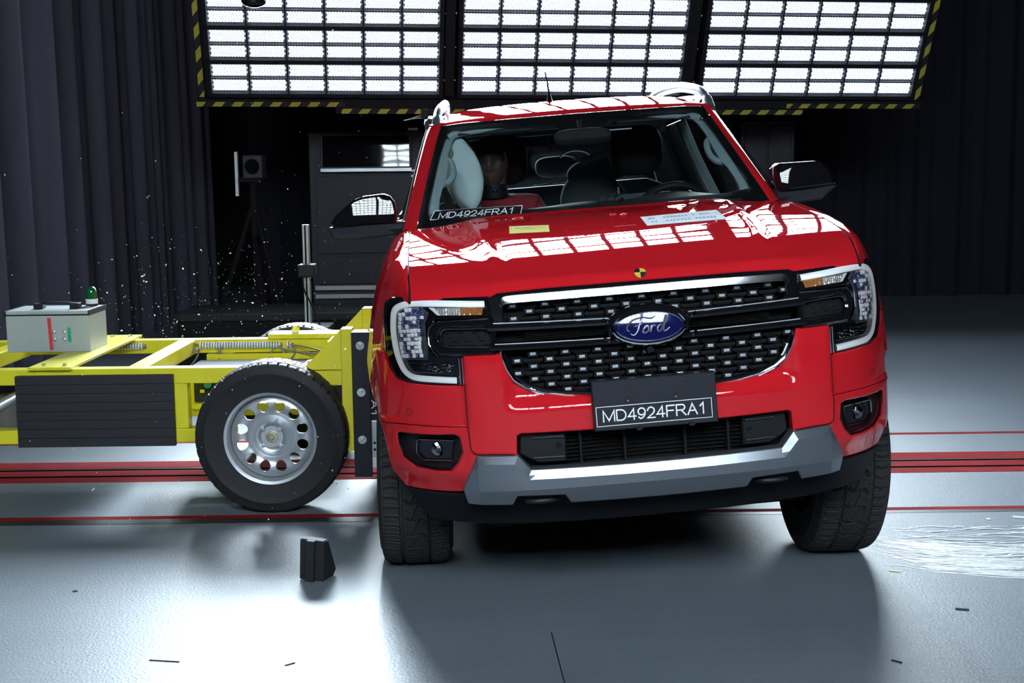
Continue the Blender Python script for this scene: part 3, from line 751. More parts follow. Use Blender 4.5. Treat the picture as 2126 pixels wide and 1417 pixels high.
# ---- bumper skin
def bump_surf(x, z):
    a = abs(x); y = F(x, z)
    y -= .020*sst(.614, .600, a)*sst(1.0, .94, z)                    # raised pillars beside the grille
    y += .030*sst(.765, .815, z)*sst(.49, .44, a)       # ledge under the grille
    y -= .016*sst(.722, .712, z)*sst(.600, .612, a)                  # lower corner steps forward
    y += .035*sst(.57, .48, z)*sst(.60, .63, a)                        # corner tucks under
    return y
bo = [(-.600, .955), (-.607, .953), (-.609, .853), (-.70, .853), (-.80, .855), (-.838, .865), (-.860, .90), (-.872, .945), (-.905, .945), (-.928, .90), (-.933, .83), (-.922, .72), (-.905, .66), (-.885, .53), (-.84, .477), (-.65, .484), (-.60, .50)]
bo = [(x, z) for x, z in bo]
def wide(p): return (p[0] + .016*sst(.84, .93, p[0]), p[1])
intake_h = mir([(-.458, .610), (-.452, .683), (-.44, .690), (-.2, .687), (0, .686)][::1])
intake_h = [(-.458, .60), (-.452, .683), (-.44, .690), (-.2, .687), (.2, .687), (.44, .690), (.452, .683), (.458, .60), (.40, .545), (-.40, .545)]
lowg = [(-.482, .962), (-.480, .942), (-.466, .900), (-.447, .866), (-.41, .838), (-.357, .818), (-.292, .806), (-.208, .798), (-.1, .794)]
lowg_h = lowg + [(-x, z) for x, z in reversed(lowg)]
fog = [(-.851, .672), (-.842, .680), (-.655, .692), (-.638, .684), (-.632, .633), (-.649, .595), (-.676, .565), (-.724, .562), (-.79, .567), (-.834, .591), (-.849, .632)]
g = G()
# the grille notch reaches the top edge, so it is drawn into the outline
top = [(-.600, .955), (-.484, .955)] + lowg[1:]
bout = bo[::-1] + [(-.484, .955)] + lowg[1:]
bout = bout + [wide((-x, z)) for x, z in reversed(bout)]
g.panel(bout, [intake_h, fog, [(-x, z) for x, z in fog]], bump_surf, t=.05, ch=.004, res=.014,
        lines=[[(k*q, .51), (k*q, .952)] for k in (-1, 1) for q in (.6145, .607, .6005)] + [[(k*.62, q), (k*.90, q)] for k in (-1, 1) for q in (.7225, .717, .7115)] + [[(-.43, q), (.43, q)] for q in (.765, .775, .785)])
part(g, 'front_bumper', RED, angle=40)
for s in (-1, 1):                                                     # parking sensors
    x, z = .80*s, .755
    ring = [(x + .0105*math.cos(2*PI*i/24), z + .0105*math.sin(2*PI*i/24)) for i in range(24)]
    part(G().tube([(a, bump_surf(a, b), b) for a, b in ring], .0009, 6, closed=True), 'parking_sensor', BLKM)

for s in (-1, 1):                                                     # panel gaps of the bumper corners
    for pth in ([(.609, .717), (.70, .7165), (.80, .714), (.86, .708), (.905, .699)], [(.6075, .853), (.6075, .80), (.6075, .74), (.606, .68), (.597, .632), (.53, .627), (.465, .624)]):
        part(G().tube([(s*x, bump_surf(x, z)-.0004 - (.006 if x < .60 else 0), z) for x, z in smooth_path(pth, 24)], .0018, 6), 'panel_gap', BLKM)

# ---- lower intake
itk = part(G().panel([(-.47, .535), (-.47, .70), (.47, .70), (.47, .535)], [], FO(.075), t=.01, res=.06), 'lower_intake', BLKM)
g = G()
for i in range(9):
    z = .575 + i*.013; g.box(-.30, .30, F(0, z)+.06, F(0, z)+.074, z, z+.002)
part(g, 'louvre', BLKM, itk, smooth=False)
for x in (-.245, -.10, .10, .245): part(G().box(x-.004, x+.004, F(x, .62)+.025, F(x, .62)+.07, .56, .69), 'strut', BLKM, itk, smooth=False)
for s in (-1, 1):
    ins = [(-.447, .615), (-.442, .682), (-.292, .680), (-.294, .580), (-.385, .580), (-.42, .597)]
    p = part(G().panel(ins, [], lambda x, z: F(x, z)+.022, t=.04, ch=.005, res=.03, sgn=s*-1), 'intake_insert', BLKP, itk)
    gg = G()
    for z in (.666, .598):
        gg.tube([(s*.40, F(.40, z)+.020, z), (s*.30, F(.30, z)+.018, z)], .005, 8)
    gg.obj('rib', DARKG, p)
    G().lathe([(.004, -.001), (.008, -.004), (.0105, -.004), (.0115, .002)], 20, (s*.315, F(.315, .635)+.021, .635)).obj('sensor', BLKG, p)

# ---- silver skid plate
zr = [(0, .534), (.09, .534), (.421, .539), (.467, .594), (.58, .597), (.64, .51)]
zt = [(0, .566), (.09, .567), (.413, .571), (.454, .621), (.587, .624), (.65, .62)]
def skid(x, z):
    a = abs(x); t, r = interp(zt, a), interp(zr, a)
    d = .030*(t - z)/(t - r) if z > r else .030 + (.010 if z < .503 else .010*(r - z)/max(.02, r-.503))
    if z < .503: d -= .25*(.503 - z)
    d *= min(1, max(0, (.648 - a)/.06))
    return F(x, z) - .022 - d*.62
sk = [(-.587, .623), (-.641, .506), (-.628, .453), (-.482, .450), (-.466, .482), (-.310, .478), (-.292, .446), (-.09, .443)]
sko = sk[::-1] + []
outl = sk + [(-x, z) for x, z in reversed(sk)] + [(.454, .620), (.413, .570), (.09, .566), (-.09, .566), (-.413, .570), (-.454, .620)]
ln = [[(-.585, .597), (-.467, .593), (-.421, .538), (-.09, .534), (.09, .534), (.421, .538), (.467, .593), (.585, .597)], [(-.634, .503), (.634, .503)], [(-.588, .603), (-.588, .46)], [(.588, .603), (.588, .46)]]
part(G().panel(outl, [], skid, t=.05, ch=.003, res=.022, lines=ln), 'skid_plate', SILVER, angle=12)
for s in (-1, 1):                                                     # tow eyes in the notches
    g = G().tube([(s*.385+.05*math.cos(a), F(.385, .46)+.01-.03*math.sin(a), .455) for a in [PI*i/10 for i in range(11)]], .009, 8)
    part(g, 'tow_eye', BLKP)

# ---- lower valance
va = [(-.83, .475), (-.80, .412), (-.762, .364), (-.565, .352), (-.3, .346), (0, .344)]
part(G().panel([(x, z) for x, z in va] + [(-x, z) for x, z in reversed(va[:-1])], [], lambda x, z: F(x*.98, max(z, .42)) + .035 + .5*max(0, .44-z), t=.03, ch=.006, res=.05), 'valance', mat('valance_black', (.006, .0065, .008), .6, spec=.15))

# ---- fog lamps
for s in (-1, 1):
    fl = part(G().panel(fog, [], lambda x, z: F(x, z)+.035, t=.01, res=.04, sgn=-s), 'fog_lamp', BLKP)
    loop = [(-s*x*-1*-1 if False else (x if s < 0 else -x), F(x, z)+.004, z) for x, z in fog]
    part(G().tube(loop, .006, 8, closed=True), 'bezel', BLKG, fl)
    sx = -1 if s < 0 else 1
    P3 = lambda x, z, d: (sx*abs(x), F(x, z)+d, z)
    part(G().panel([(-.785, .655), (-.78, .664), (-.655, .668), (-.668, .597), (-.762, .592), (-.782, .61)], [], FO(.020), t=.03, ch=.004, res=.04, sgn=-s), 'lamp_pocket', BLKG, fl)
    path = [P3(x, z, .012) for x, z in ((.655, .667), (.775, .662), (.784, .652), (.787, .612), (.765, .592), (.668, .598))]
    part(G().tube(path, .0035, 8), 'chrome_trim', DCHROME, fl)
    c = P3(.712, .632, .02)
    part(G().lathe([(.001, -.014), (.012, -.012), (.022, -.006), (.026, 0), (.026, .01)], 24, c), 'projector', LENSC, fl)
    part(G().lathe([(.001, -.004), (.010, -.006), (.013, -.002), (.024, .002), (.026, .006)], 12, c), 'bulb_reflector', DCHROME, fl, angle=5)

# ---- headlights
def inpoly(p, q):
    r = False; j = len(p)-1
    for i in range(len(p)):
        if (p[i][1] > q[1]) != (p[j][1] > q[1]) and q[0] < (p[j][0]-p[i][0])*(q[1]-p[i][1])/(p[j][1]-p[i][1]) + p[i][0]: r = not r
        j = i
    return r
ho = [(-.602, .956), (-.608, .853), (-.696, .856), (-.797, .858), (-.838, .868), (-.858, .908), (-.870, .958), (-.868, 1.064), (-.858, 1.118), (-.832, 1.137), (-.791, 1.144), (-.696, 1.143), (-.50, 1.137), (-.50, 1.07), (-.69, 1.07), (-.70, .956)]
led = [(-.522, 1.114), (-.60, 1.118), (-.698, 1.122), (-.765, 1.121), (-.806, 1.110), (-.824, 1.092), (-.8305, 1.055), (-.832, 1.015), (-.826, .955), (-.812, .910), (-.796, .888), (-.768, .876), (-.70, .873), (-.632, .871)]
crys = [(-.810, 1.092), (-.778, 1.109), (-.742, 1.109), (-.724, 1.088), (-.737, 1.060), (-.740, 1.02), (-.736, .953), (-.808, .945), (-.816, .99)]
bez = [(-.814, 1.094), (-.779, 1.114), (-.729, 1.115), (-.706, 1.090), (-.721, 1.058), (-.722, 1.02), (-.716, .974), (-.722, .938), (-.811, .934), (-.820, .99)]
sig = [(-.685, 1.108), (-.526, 1.106), (-.533, 1.081), (-.665, 1.084)]
sigt = [(-.704, 1.109), (-.687, 1.108), (-.667, 1.084), (-.679, 1.085)]
for s in (-1, 1):
    k = -s
    hl = part(G().panel(ho, [], FO(-.002), t=.06, ch=.004, res=.03, sgn=k), 'headlight', BLKG)
    hl['label'] = 'headlight with a white bracket shaped light strip'
    # light strip: flat ribbon with a rounded face
    pth = smooth_path(led, 60)
    def ribbon(u, v, wd=.0105, h=.010):
        i = min(int(u*(len(pth)-1)+.5), len(pth)-1); p = pth[i]; a, b = pth[max(i-1, 0)], pth[min(i+1, len(pth)-1)]
        t = Vector((b[0]-a[0], b[1]-a[1])).normalized(); n = Vector((-t.y, t.x)); q = (v - .5)*2
        x, z = p[0] + n.x*q*wd, p[1] + n.y*q*wd
        return (x*k, F(x, z) - .003 - h*math.sqrt(max(0, 1 - q*q)), z)
    part(G().grid(ribbon, 60, 9, flip=k < 0), 'light_strip', LGUIDE, hl)
    part(G().panel(bez, [], FO(-.006), t=.02, ch=.004, res=.02, sgn=k), 'lamp_bezel', mat('lamp_bezel_grey', (.10, .12, .16), .25, .5), hl)
    part(G().panel(crys, [], FO(-.010), t=.02, ch=.001, res=.03, sgn=k), 'reflector', mat('reflector_blue', (.03, .04, .09), .1, 0, 1), hl)
    tiles = (G(), G()); rr = random.Random(11)
    for i_ in range(-66, -56):
        for j_ in range(68, 84):
            cx_, cz_ = (i_+.5)*.0125 + .0022*math.sin(j_*1.3), j_*.0138 + (i_+61)*.0012
            if not inpoly(crys, (cx_, cz_)): continue
            tx, tz = rr.uniform(-.6, .6), rr.uniform(-.5, .3); ww, hh = .0125*rr.uniform(.42, .50), .0138*rr.uniform(.38, .50)
            def tile(u, v):
                a, b = (u-.5)*2, (v-.5)*2; x, z = cx_ + a*ww, cz_ + b*hh
                return (k*x, F(x, z) - .012 - .003*(2 - a*a - b*b) + tx*a*.005 + tz*b*.005, z)
            tiles[1 if rr.random() < (.62 if cz_ > 1.045 else .22) else 0].grid(tile, 6, 6, flip=k < 0)
    part(tiles[0], 'reflector_tiles', LENSX, hl, angle=80); part(tiles[1], 'mirror_tiles', mat('blue_mirror', (.30, .34, .62), .12, .85), hl, angle=80)  # sparkle put into colour: glowing white tiles mixed with blue ones
    def ribs(x, z): return F(x, z) - .006 - .004*abs(math.sin(x*PI/.0085))
    part(G().panel([(-.600, 1.106), (-.526, 1.106), (-.533, 1.081), (-.60, 1.083)], [], ribs, t=.01, ch=.001, res=.004, sgn=k), 'turn_signal', AMBER, hl, angle=20)
    part(G().panel([(-.686, 1.108), (-.6005, 1.106), (-.6005, 1.083), (-.667, 1.084)], [], ribs, t=.01, ch=.001, res=.004, sgn=k), 'signal_reflector', AMBERC, hl, angle=20)
    part(G().panel(sigt, [], FO(-.008), t=.01, ch=.001, res=.02, sgn=k), 'signal_tip', WHITEP, hl)
    low = part(G().panel([(-.800, .925), (-.625, .933), (-.627, .893), (-.775, .893)], [], FO(-.004), t=.02, ch=.003, res=.03, sgn=k), 'lower_lamp', BLKG, hl)
    gg = G()
    rr = random.Random(3)
    for i in range(16):
        x, z = -rr.uniform(.64, .77), rr.uniform(.900, .925); gg.box(k*x-.007*rr.random()-.002, k*x+.006, F(x, z)-.010, F(x, z)-.004, z-.0012, z+.0012)
    for x in (-.70, -.655): gg.lathe([(.001, -.003), (.008, -.007), (.012, -.004), (.013, 0)], 14, (k*x, F(x, .912)-.004, .912))
    part(gg, 'lamp_details', DCHROME, hl)
    for x in (-.6185, -.609):
        part(G().tube([(k*x, F(x, .946)-.008, .946), (k*(x-.001), F(x, .862)-.008, .858)], .0034, 8), 'chrome_bar', CHROME, hl)
    cl = [(x*1.0, z) for x, z in ((-.612, .87), (-.697, .866), (-.79, .868), (-.832, .876), (-.85, .912), (-.858, .96), (-.857, 1.06), (-.845, 1.113), (-.825, 1.128), (-.70, 1.132), (-.515, 1.126), (-.515, 1.078), (-.69, 1.075), (-.70, .955), (-.615, .95))]
    part(G().panel(cl, [], FO(-.022), t=.002, ch=.001, res=.03, sgn=k), 'lens_cover', LENSC, hl)

# ---- grille
gr = part(G().panel([(-.50, 1.132), (-.478, 1.148), (-.327, 1.153), (0, 1.154), (.327, 1.153), (.478, 1.148), (.50, 1.132), (.49, .955), (.47, .90), (.40, .83), (.25, .80), (-.25, .80), (-.40, .83), (-.47, .90), (-.49, .955)],
                    [], FO(.055), t=.01, res=.06), 'grille', BLKM)
sur_o = [(-.512, 1.132), (-.478, 1.148), (-.327, 1.154), (0, 1.155), (.327, 1.154), (.478, 1.148), (.512, 1.132), (.505, 1.04), (-.505, 1.04)]
sur_i = [(-.462, 1.060), (-.462, 1.098), (-.45, 1.112), (-.43, 1.118), (-.243, 1.119), (0, 1.119), (.243, 1.119), (.43, 1.118), (.45, 1.112), (.462, 1.098), (.462, 1.060), (.44, 1.05), (-.44, 1.05)]
part(G().panel(sur_o, [sur_i], lambda x, z: F(x, 1.09) - .016, t=.06, ch=.006, res=.03), 'surround', BLKG, gr)
ct = [(-.470, 1.102), (-.4695, 1.111), (-.463, 1.120), (-.446, 1.126), (-.35, 1.128), (-.24, 1.1285), (-.1, 1.129), (0, 1.129)]
ct = ct + [(-x, z) for x, z in reversed(ct[:-1])]
cts = smooth_path(ct, 80)
def cbar(u, v):
    i = min(int(u*79+.5), 79); p = cts[i]; a, b = cts[max(i-1, 0)], cts[min(i+1, 79)]; t = Vector((b[0]-a[0], b[1]-a[1])).normalized(); n = Vector((-t.y, t.x))
    e = .12 + .88*min(1, min(i, 79-i)/14); o, d = [(.0135, .010), (.0130, -.010), (.0115, -.0145), (.005, -.0165), (-.004, -.0187), (-.0110, -.0200), (-.0128, -.016), (-.0135, .005)][int(v*7+.5)]
    x, z = p[0] + n.x*o*e, p[1] + n.y*o*e; return (x, F(p[0], 1.09) + d - .010, z)
part(G().grid(cbar, 80, 8), 'chrome_top_bar', mat('satin_chrome', (.86, .88, .92), .16, 1), gr, angle=50)
# two long bars that run into the headlights
def hbar(z0l, z1l, name):
    """bars tilt like the originals: edges given at x = .13 and x = .70"""
    g = G()
    for s in (-1, 1):
        def f(u, v):
            x = lerp(.10, .52, u); a = lerp(z0l[0], z0l[1], u); b = lerp(z1l[0], z1l[1], u)
            prof = [(0, .03), (.04, -.012), (.22, -.030), (.5, -.034), (.80, -.028), (.96, -.012), (1, .03)][int(v*6+.5)]
            z = lerp(a, b, prof[0]); return (s*x, F(x, z) + prof[1], z)
        g.grid(f, 24, 7, flip=s > 0)
    return part(g, name, BLKG, gr, angle=25)
hbar((1.017, 1.024), (1.045, 1.056), 'upper_bar'); hbar((.957, .962), (.981, .988), 'lower_bar')
for z, zz in ((1.044, 1.054), (.981, .987)):
    for s in (-1, 1):
        part(G().tube([(s*x, F(x, z)-.024, lerp(z, zz, (x-.13)/.37)) for x in (.13, .2, .3, .4, .5)], .0019, 6), 'edge_highlight', mat('highlight_silver', (.72, .74, .78), .3, .5), gr)  # painted highlight: silver line stands in for the gleam along the bar
# C-clamps at the outer ends of the bars
cl_o = [(-.500, 1.072), (-.690, 1.066), (-.706, 1.052), (-.714, 1.033), (-.714, .993), (-.700, .970), (-.682, .953), (-.500, .953)]
cl_i = [(-.503, 1.030), (-.520, 1.040), (-.655, 1.043), (-.668, 1.036), (-.674, 1.022), (-.674, 1.000), (-.665, .989), (-.650, .984), (-.503, .980)]
for s in (-1, 1):
    k = -s
    c = part(G().panel(cl_o, [cl_i], FO(-.026), t=.06, ch=.010, res=.03, sgn=k), 'side_clamp', BLKG, gr)
    part(G().tube([(k*x, F(x, z)-.024, z) for x, z in cl_i], .0022, 6), 'clamp_edge', DCHROME, gr)
    part(G().tube([(k*x, F(x, z)-.020, z) for x, z in ((-.712, 1.03), (-.713, .992), (-.70, .970), (-.684, .955))], .003, 6), 'clamp_edge', DCHROME, gr)
    part(G().panel(cl_i, [], lambda x, z: F(x, z) + .004 - .006*max(0, math.sin(x*PI/.022 + (PI/2)*round(z/.0135)))*max(0, math.cos(z*2*PI/.0135)), t=.01, ch=.001, res=.0045, sgn=k), 'clamp_mesh', BLKM, gr, angle=20)
# mesh insert: staggered slats with silver studs
slat = G(); stud = None; sgrey = mat('stud_silver', (.50, .53, .58), .3, .5)
cells = [(r, 1.103 - r*.0205) for r in range(3)] + [(r+1, .946 - r*.0205) for r in range(8)]
meshes = [(G(), G()), (G(), G())]
for r, z in cells:
    frame_m, slat = meshes[0 if z > 1.0 else 1]
    poly = sur_i if z > 1.0 else lowg_h
    for i in range(-6, 7):
        x = i*.105 + (.0525 if r % 2 else 0) - .012
        if abs(x) > .47: continue
        y = F(x, z)
        if inpoly(poly, (x, z)) and inpoly(poly, (x, z-.006)):
            frame_m.box(x-.017, x+.017, y+.005, y+.04, z-.010, z+.009)
            if stud is None:
                stud = G().box(-.0095, .0095, -.003, .004, -.0045, .0045).obj('grille_stud', sgrey, gr, smooth=False, bevel=.001); o = stud
            else: o = stud.copy(); COL.objects.link(o); o.parent = gr
            o.location = (x, y+.003, z)
        xa, xb = x+.021, x+.084
        ok = [inpoly(poly, (q, z)) for q in (xa, (xa+xb)/2, xb)]
        if all(ok): slat.bar((xa, F(xa, z)+.018, z-.001), (xb, F(xb, z)+.018, z-.001), .016, .0075); slat.bar((xa+.005, F(xa, z)+.008, z-.007), (xb-.005, F(xb, z)+.008, z-.007), .010, .0018)
for q, u in ((0, 'upper'), (1, 'lower')):
    part(meshes[q][0], u+'_stud_carriers', BLKM, gr, smooth=False); part(meshes[q][1], u+'_slats', BLKM, gr, smooth=False)
g = G()
for i in range(5): z = .990 + i*.006; g.box(-.40, .40, F(.2, z)+.012, F(.2, z)+.04, z, z+.0015)
part(g, 'centre_louvre', BLKM, gr, smooth=False)
for dz, rr, m in ((0, .0052, CHROME), (-.012, .0036, DCHROME)):
    pts = [(x*(1+dz*.9), z+dz*.75) for x, z in lowg] ; pts = pts + [(-x, z) for x, z in reversed(pts)]
    part(G().tube([(x, F(x, z)-.010-dz*.2 + .02*sst(.9, .8, z), z) for x, z in pts], rr, 8), 'chrome_frame', m, gr)
lin = [(x*.985, z+.008) for x, z in lowg]; lin += [(-x, z) for x, z in reversed(lin)]
part(G().tube([(x, F(x, z)+.004, z) for x, z in lin], .007, 8), 'inner_frame', BLKG, gr)
# badge
bd = G(); EC = (-.004, 1.012); yb = F(0, 1.01)
def badge_y(x, z): return yb - .056 + .008*(x/.112)**2 + .004*(z/.05)**2 + .185*z
def oval(a, b, y0, y1, dome=0):
    def f(u, v):
        t = 2*PI*u; q = v; x_, z_ = a*q*math.cos(t), b*q*math.sin(t); return (EC[0] + x_, badge_y(x_, z_), EC[1] + z_)
    return f
part(G().lathe([(.001, 0), (.9, 0), (1, .2), (1, 1)], 64), 'badge_backing', BLKG, gr).matrix_local = Matrix.Translation((EC[0], yb-.045, EC[1])) @ Matrix.Diagonal((.137, .06, .069, 1))
bg = part(G().grid(oval(.112, .050, yb-.046, yb-.060), 64, 12, cu=True), 'badge', BLUE, gr)
for a, b, r, m in ((.118, .0545, .0055, CHROME), (.107, .0455, .0018, CHROME)):
    part(G().tube([(EC[0]+a*math.cos(2*PI*i/64), badge_y(a*math.cos(2*PI*i/64), b*math.sin(2*PI*i/64))+(.0005 if r < .003 else .003), EC[1]+b*math.sin(2*PI*i/64)) for i in range(64)], r, 8, closed=True), 'badge_ring', m, gr)
def script(strokes, name):
    g = G()
    for s_ in strokes:
        P = smooth_path(s_, 6*len(s_)); n = len(P)
        Q = []
        for x, z in P:
            xx, zz = EC[0] + x*.0100, EC[1] + z*.0100; q2 = ((xx-EC[0])/.112)**2 + ((zz-EC[1])/.050)**2
            Q.append((xx, badge_y(xx-EC[0], zz-EC[1])-.0010, zz))
        g.tube(Q, [.0024*(.45+.55*math.sin(PI*(i+.5)/n)) + .0006 for i in range(n)], 6)
    return part(g, name, SILVER, gr)
script([[(-6.6, -1.2), (-7.4, -.4), (-6.9, .9), (-5.2, 2.3), (-2.2, 2.9), (.6, 2.5), (1.9, 3.1)],
        [(-1.8, 2.8), (-3.1, 1.0), (-4.0, -1.2), (-5.2, -2.4), (-6.3, -1.9)], [(-4.9, .2), (-3.3, .6), (-2.0, 1.0)],
        [(-2.4, -1.4), (-1.6, -.1), (-.6, .2), (-.5, -1.2), (-1.5, -1.9), (-2.4, -1.4), (-1.2, -.2), (.2, -.3)],
        [(.5, .4), (.3, -.8), (.1, -1.8), (.6, -.3), (1.5, .3), (2.1, -.1)],
        [(4.2, -.1), (3.4, .3), (2.5, -.6), (2.6, -1.7), (3.5, -1.4), (4.3, .0), (5.4, 2.9), (5.8, 2.6), (4.7, .2), (4.4, -1.6), (5.2, -1.7), (6.4, -.8)]], 'badge_script')
part(G().lathe([(.001, -.02), (.010, -.02), (.016, -.012), (.018, 0)], 20, (EC[0], F(0, .935)-.012, .936)), 'front_camera', BLKG, gr)
for s in (-1, 1):                                                    # chrome claws where the bars meet the badge
    for z0, z1 in ((1.045, 1.030), (.985, .968)):
        part(G().tube([(s*.150, yb-.036, z0), (s*.138, yb-.044, (z0+z1)/2), (s*.135, yb-.04, z1)], .0035, 6), 'claw', DCHROME, gr)

# ---- number plate
def PLT(x, z, d): return (x, -.932 + .05*(z-.69) + d, z)
npl = G(); npl.panel([(-.204, .688), (.197, .686), (.196, .848), (-.205, .850)], [], None, t=.03, ch=.003, res=.08, P=PLT)
npl = part(npl, 'number_plate', DARKG)
tg = text_mesh(G(), 'MD4924FRA1', -.176, .158, .716, .755, PLT); part(tg, 'plate_lettering', WHITEI, npl, smooth=False)
g = G()
for x0, x1, z0, z1 in ((-.197, .179, .7645, .7665), (-.197, .179, .7025, .7045), (-.197, -.195, .7025, .7665), (.177, .179, .7025, .7665)):
    k = g.vs([PLT(x, z, -.001) for x, z in ((x0, z0), (x1, z0), (x1, z1), (x0, z1))]); g.F.append((k, k+1, k+2, k+3))
part(g, 'plate_border', WHITEI, npl, smooth=False)
for x in (-.10, .055):
    part(G().panel([(x, .772), (x+.018, .772), (x+.018, .792), (x, .792)], [], None, t=.004, ch=.001, res=.05, P=lambda x, z, d: PLT(x, z, d-.002)), 'clip', BLKP, npl)
    part(G().cyl(PLT(x+.009, .780, 0), PLT(x+.009, .780, -.004), .003, n=10), 'screw', ZINC, npl)
for x in (-.07, .10): part(G().box(x, x+.018, -.945, -.93, .684, .694), 'clip', BLKP, npl, smooth=False)
for x in (-.10, .10): part(G().cyl(PLT(x, .826, 0), PLT(x, .826, -.0015), .003, n=8), 'screw_hole', BLKM, npl)

# ---- bonnet
PC = [(-.815,1.145),(-.806,1.166),(-.79,1.183),(-.766,1.1931),(-.698,1.2166),(-.628,1.2338),(-.557,1.2481),(-.486,1.2609),(-.415,1.2724),(-.273,1.2931),(-.13,1.3103),(.014,1.3246),(.157,1.3364),(.26,1.3435),(.31,1.3500),(.338,1.3555),(.35,1.351)]
PE = [(-.655,1.126),(-.650,1.142),(-.638,1.160),(-.620,1.178),(-.588,1.202),(-.545,1.221),(-.48,1.237),(-.41,1.250),(-.34,1.261),(-.22,1.276),(-.10,1.289),(.02,1.3),(.13,1.309),(.22,1.315),(.28,1.318),(.325,1.320),(.345,1.318)]
XH = .762
BL = [(0, 0), (.36, .03), (.44, .10), (.485, .20), (.53, .42), (.60, .66), (.68, .84), (.762, 1.0)]
def hood(x, s):
    a = abs(x); c, e = curve(PC, s), curve(PE, s)
    taper = 1 + .16*s
    b = cub(BL, min(.762, a/taper*(1+.16*s*(a/.762))))
    by = lerp(cub(PL, a)/cub(PL, XH), (a/XH)**2, s)
    y = c[0] + (e[0] - c[0])*by
    front = sst(0, .12, s)
    z = lerp(c[1], e[1], lerp((a/XH)**2, b, front))
    # centre crease lines of the power dome
    z += .006*math.exp(-((a - lerp(.40, .56, s))/.016)**2)*sst(.12, .35, s)*sst(1, .8, s)
    return (x, y, z)
NX = 121
def hoodf(u, v): return hood(-XH + 2*XH*u, v)
g = G().grid(hoodf, NX, 97)
def hood_edge(u, v):
    x = -XH + 2*XH*u; p = hood(x, 0); q = hood(x, 1)
    return p
k = g.vs([Vector(hood(-XH + 2*XH*i/120, 0)) + Vector((0, .02, -.012)) for i in range(NX)])
bon = part(g, 'bonnet', RED, angle=60)
def hood_at(x, y):
    lo, hi = 0., 1.
    for _ in range(30):
        m = (lo+hi)/2
        if hood(x, m)[1] < y: lo = m
        else: hi = m
    return hood(x, lo)[2]
for s in (-1, 1):                                                     # dark shut line
    part(G().tube([(s*(XH+.004), curve(PE, t)[0], curve(PE, t)[1]-.006) for t in [i/40 for i in range(41)]], .005, 6), 'shut_line', BLKM, bon)
# target sticker, two labels
def on_hood(x, y, d=0): return (x, y, hood_at(x, y) + .0012 - d)
cx, cy = -.006, -.792
def disc(g, a0, a1, r=.019):
    n = 10; s0 = .055
    base = lambda a, q: Vector(hood(cx + q*r*math.cos(a), .095 + q*s0*math.sin(a)))
    k = g.vs([base(0, 0) + Vector((0, -.0015, .0015))] + [base(lerp(a0, a1, i/n), 1) + Vector((0, -.0015, .0015)) for i in range(n+1)])
    g.F += [(k, k+1+i, k+2+i) for i in range(n)]
for j, m in ((0, YTAPE), (1, BLKP)):
    g = G(); disc(g, j*PI/2, j*PI/2 + PI/2); disc(g, PI + j*PI/2, PI + j*PI/2 + PI/2); part(g, 'target_quadrant', m, bon, smooth=False)
def label(name, corners, m, nu=16, nv=8):
    (a, b, c, d) = corners
    def f(u, v):
        x = lerp(lerp(a[0], b[0], u), lerp(d[0], c[0], u), v); y = lerp(lerp(a[1], b[1], u), lerp(d[1], c[1], u), v); return on_hood(x, y)
    o = part(G().grid(f, nu, nv), name, m, bon); return f
LABELS = 1
fy = label('yellow_label', [(-.391, -.182), (-.245, -.217), (-.234, -.060), (-.381, -.006)], YTAPE)
fw = label('white_label', [(.111, -.255), (.410, -.244), (.419, -.010), (.118, -.044)], WTAPE)
def marks(f, rows, n, seed):
    rr = random.Random(seed)
    for v in rows:
        g = G()
        for i in range(n):
            u = .08 + .84*i/n
            if rr.random() < .2: continue
            k = g.vs([Vector(f(a, b)) + Vector((0, 0, .001)) for a, b in ((u, v), (u+.55/n, v), (u+.55/n, v+.13), (u, v+.13))]); g.F.append((k, k+1, k+2, k+3))
        part(g, 'label_print', GREYI, bon, smooth=False)
marks(fy, (.62,), 12, 1); marks(fw, (.25, .62), 18, 2)
# washer nozzles
for x, y in ((-.332, .22), (.032, .083), (.07, .06)):
    part(G().ell((x, y, hood_at(x, y)), (.014, .010, .006), 12, 8), 'washer_nozzle', RED, bon)

# ---- front wings
XM = [(-.66, .775), (-.60, .825), (-.57, .85), (-.47, .90), (-.32, .938), (-.10, .957), (.55, .957)]
AR, AZ = .455, .41
def wing_sec(y, wf=1.):
    zt = cub([(p[0], p[1]) for p in PE], min(y, .34)); xm = interp(XM, y)
    if y < -.56: zl = min(1.10, zt - .03)
    elif y < -AR: zl = lerp(1.10, .87, sst(-.56, -.535, y))
    elif y < AR: zl = AZ + math.sqrt(max(0, AR*AR - y*y))
    else: zl = .47
    if -.50 <= y < -.36: zl = max(.80, AZ + math.sqrt(max(0, AR*AR - y*y)))
    elif -AR <= y < -.40: zl = max(.87 if y < -.44 else zl, AZ + math.sqrt(max(0, AR*AR - y*y)))
    zl = min(zl, zt-.01)
    base = [(.768, zt), (.79, zt+.000), (.822, zt-.016), (.853, zt-.048), (.886, zt-.110), (.914, zt-.185), (.936, zt-.28), (.950, zt-.37), (.956, zt-.46), (.943, zt-.52), (.915, zt-.58), (.88, zt-.66), (.84, .46)]
    sc = (xm - .768)/(.957 - .768)*wf
    pts = [(.768 + (x-.768)*sc, z) for x, z in base]
    return pts, zl
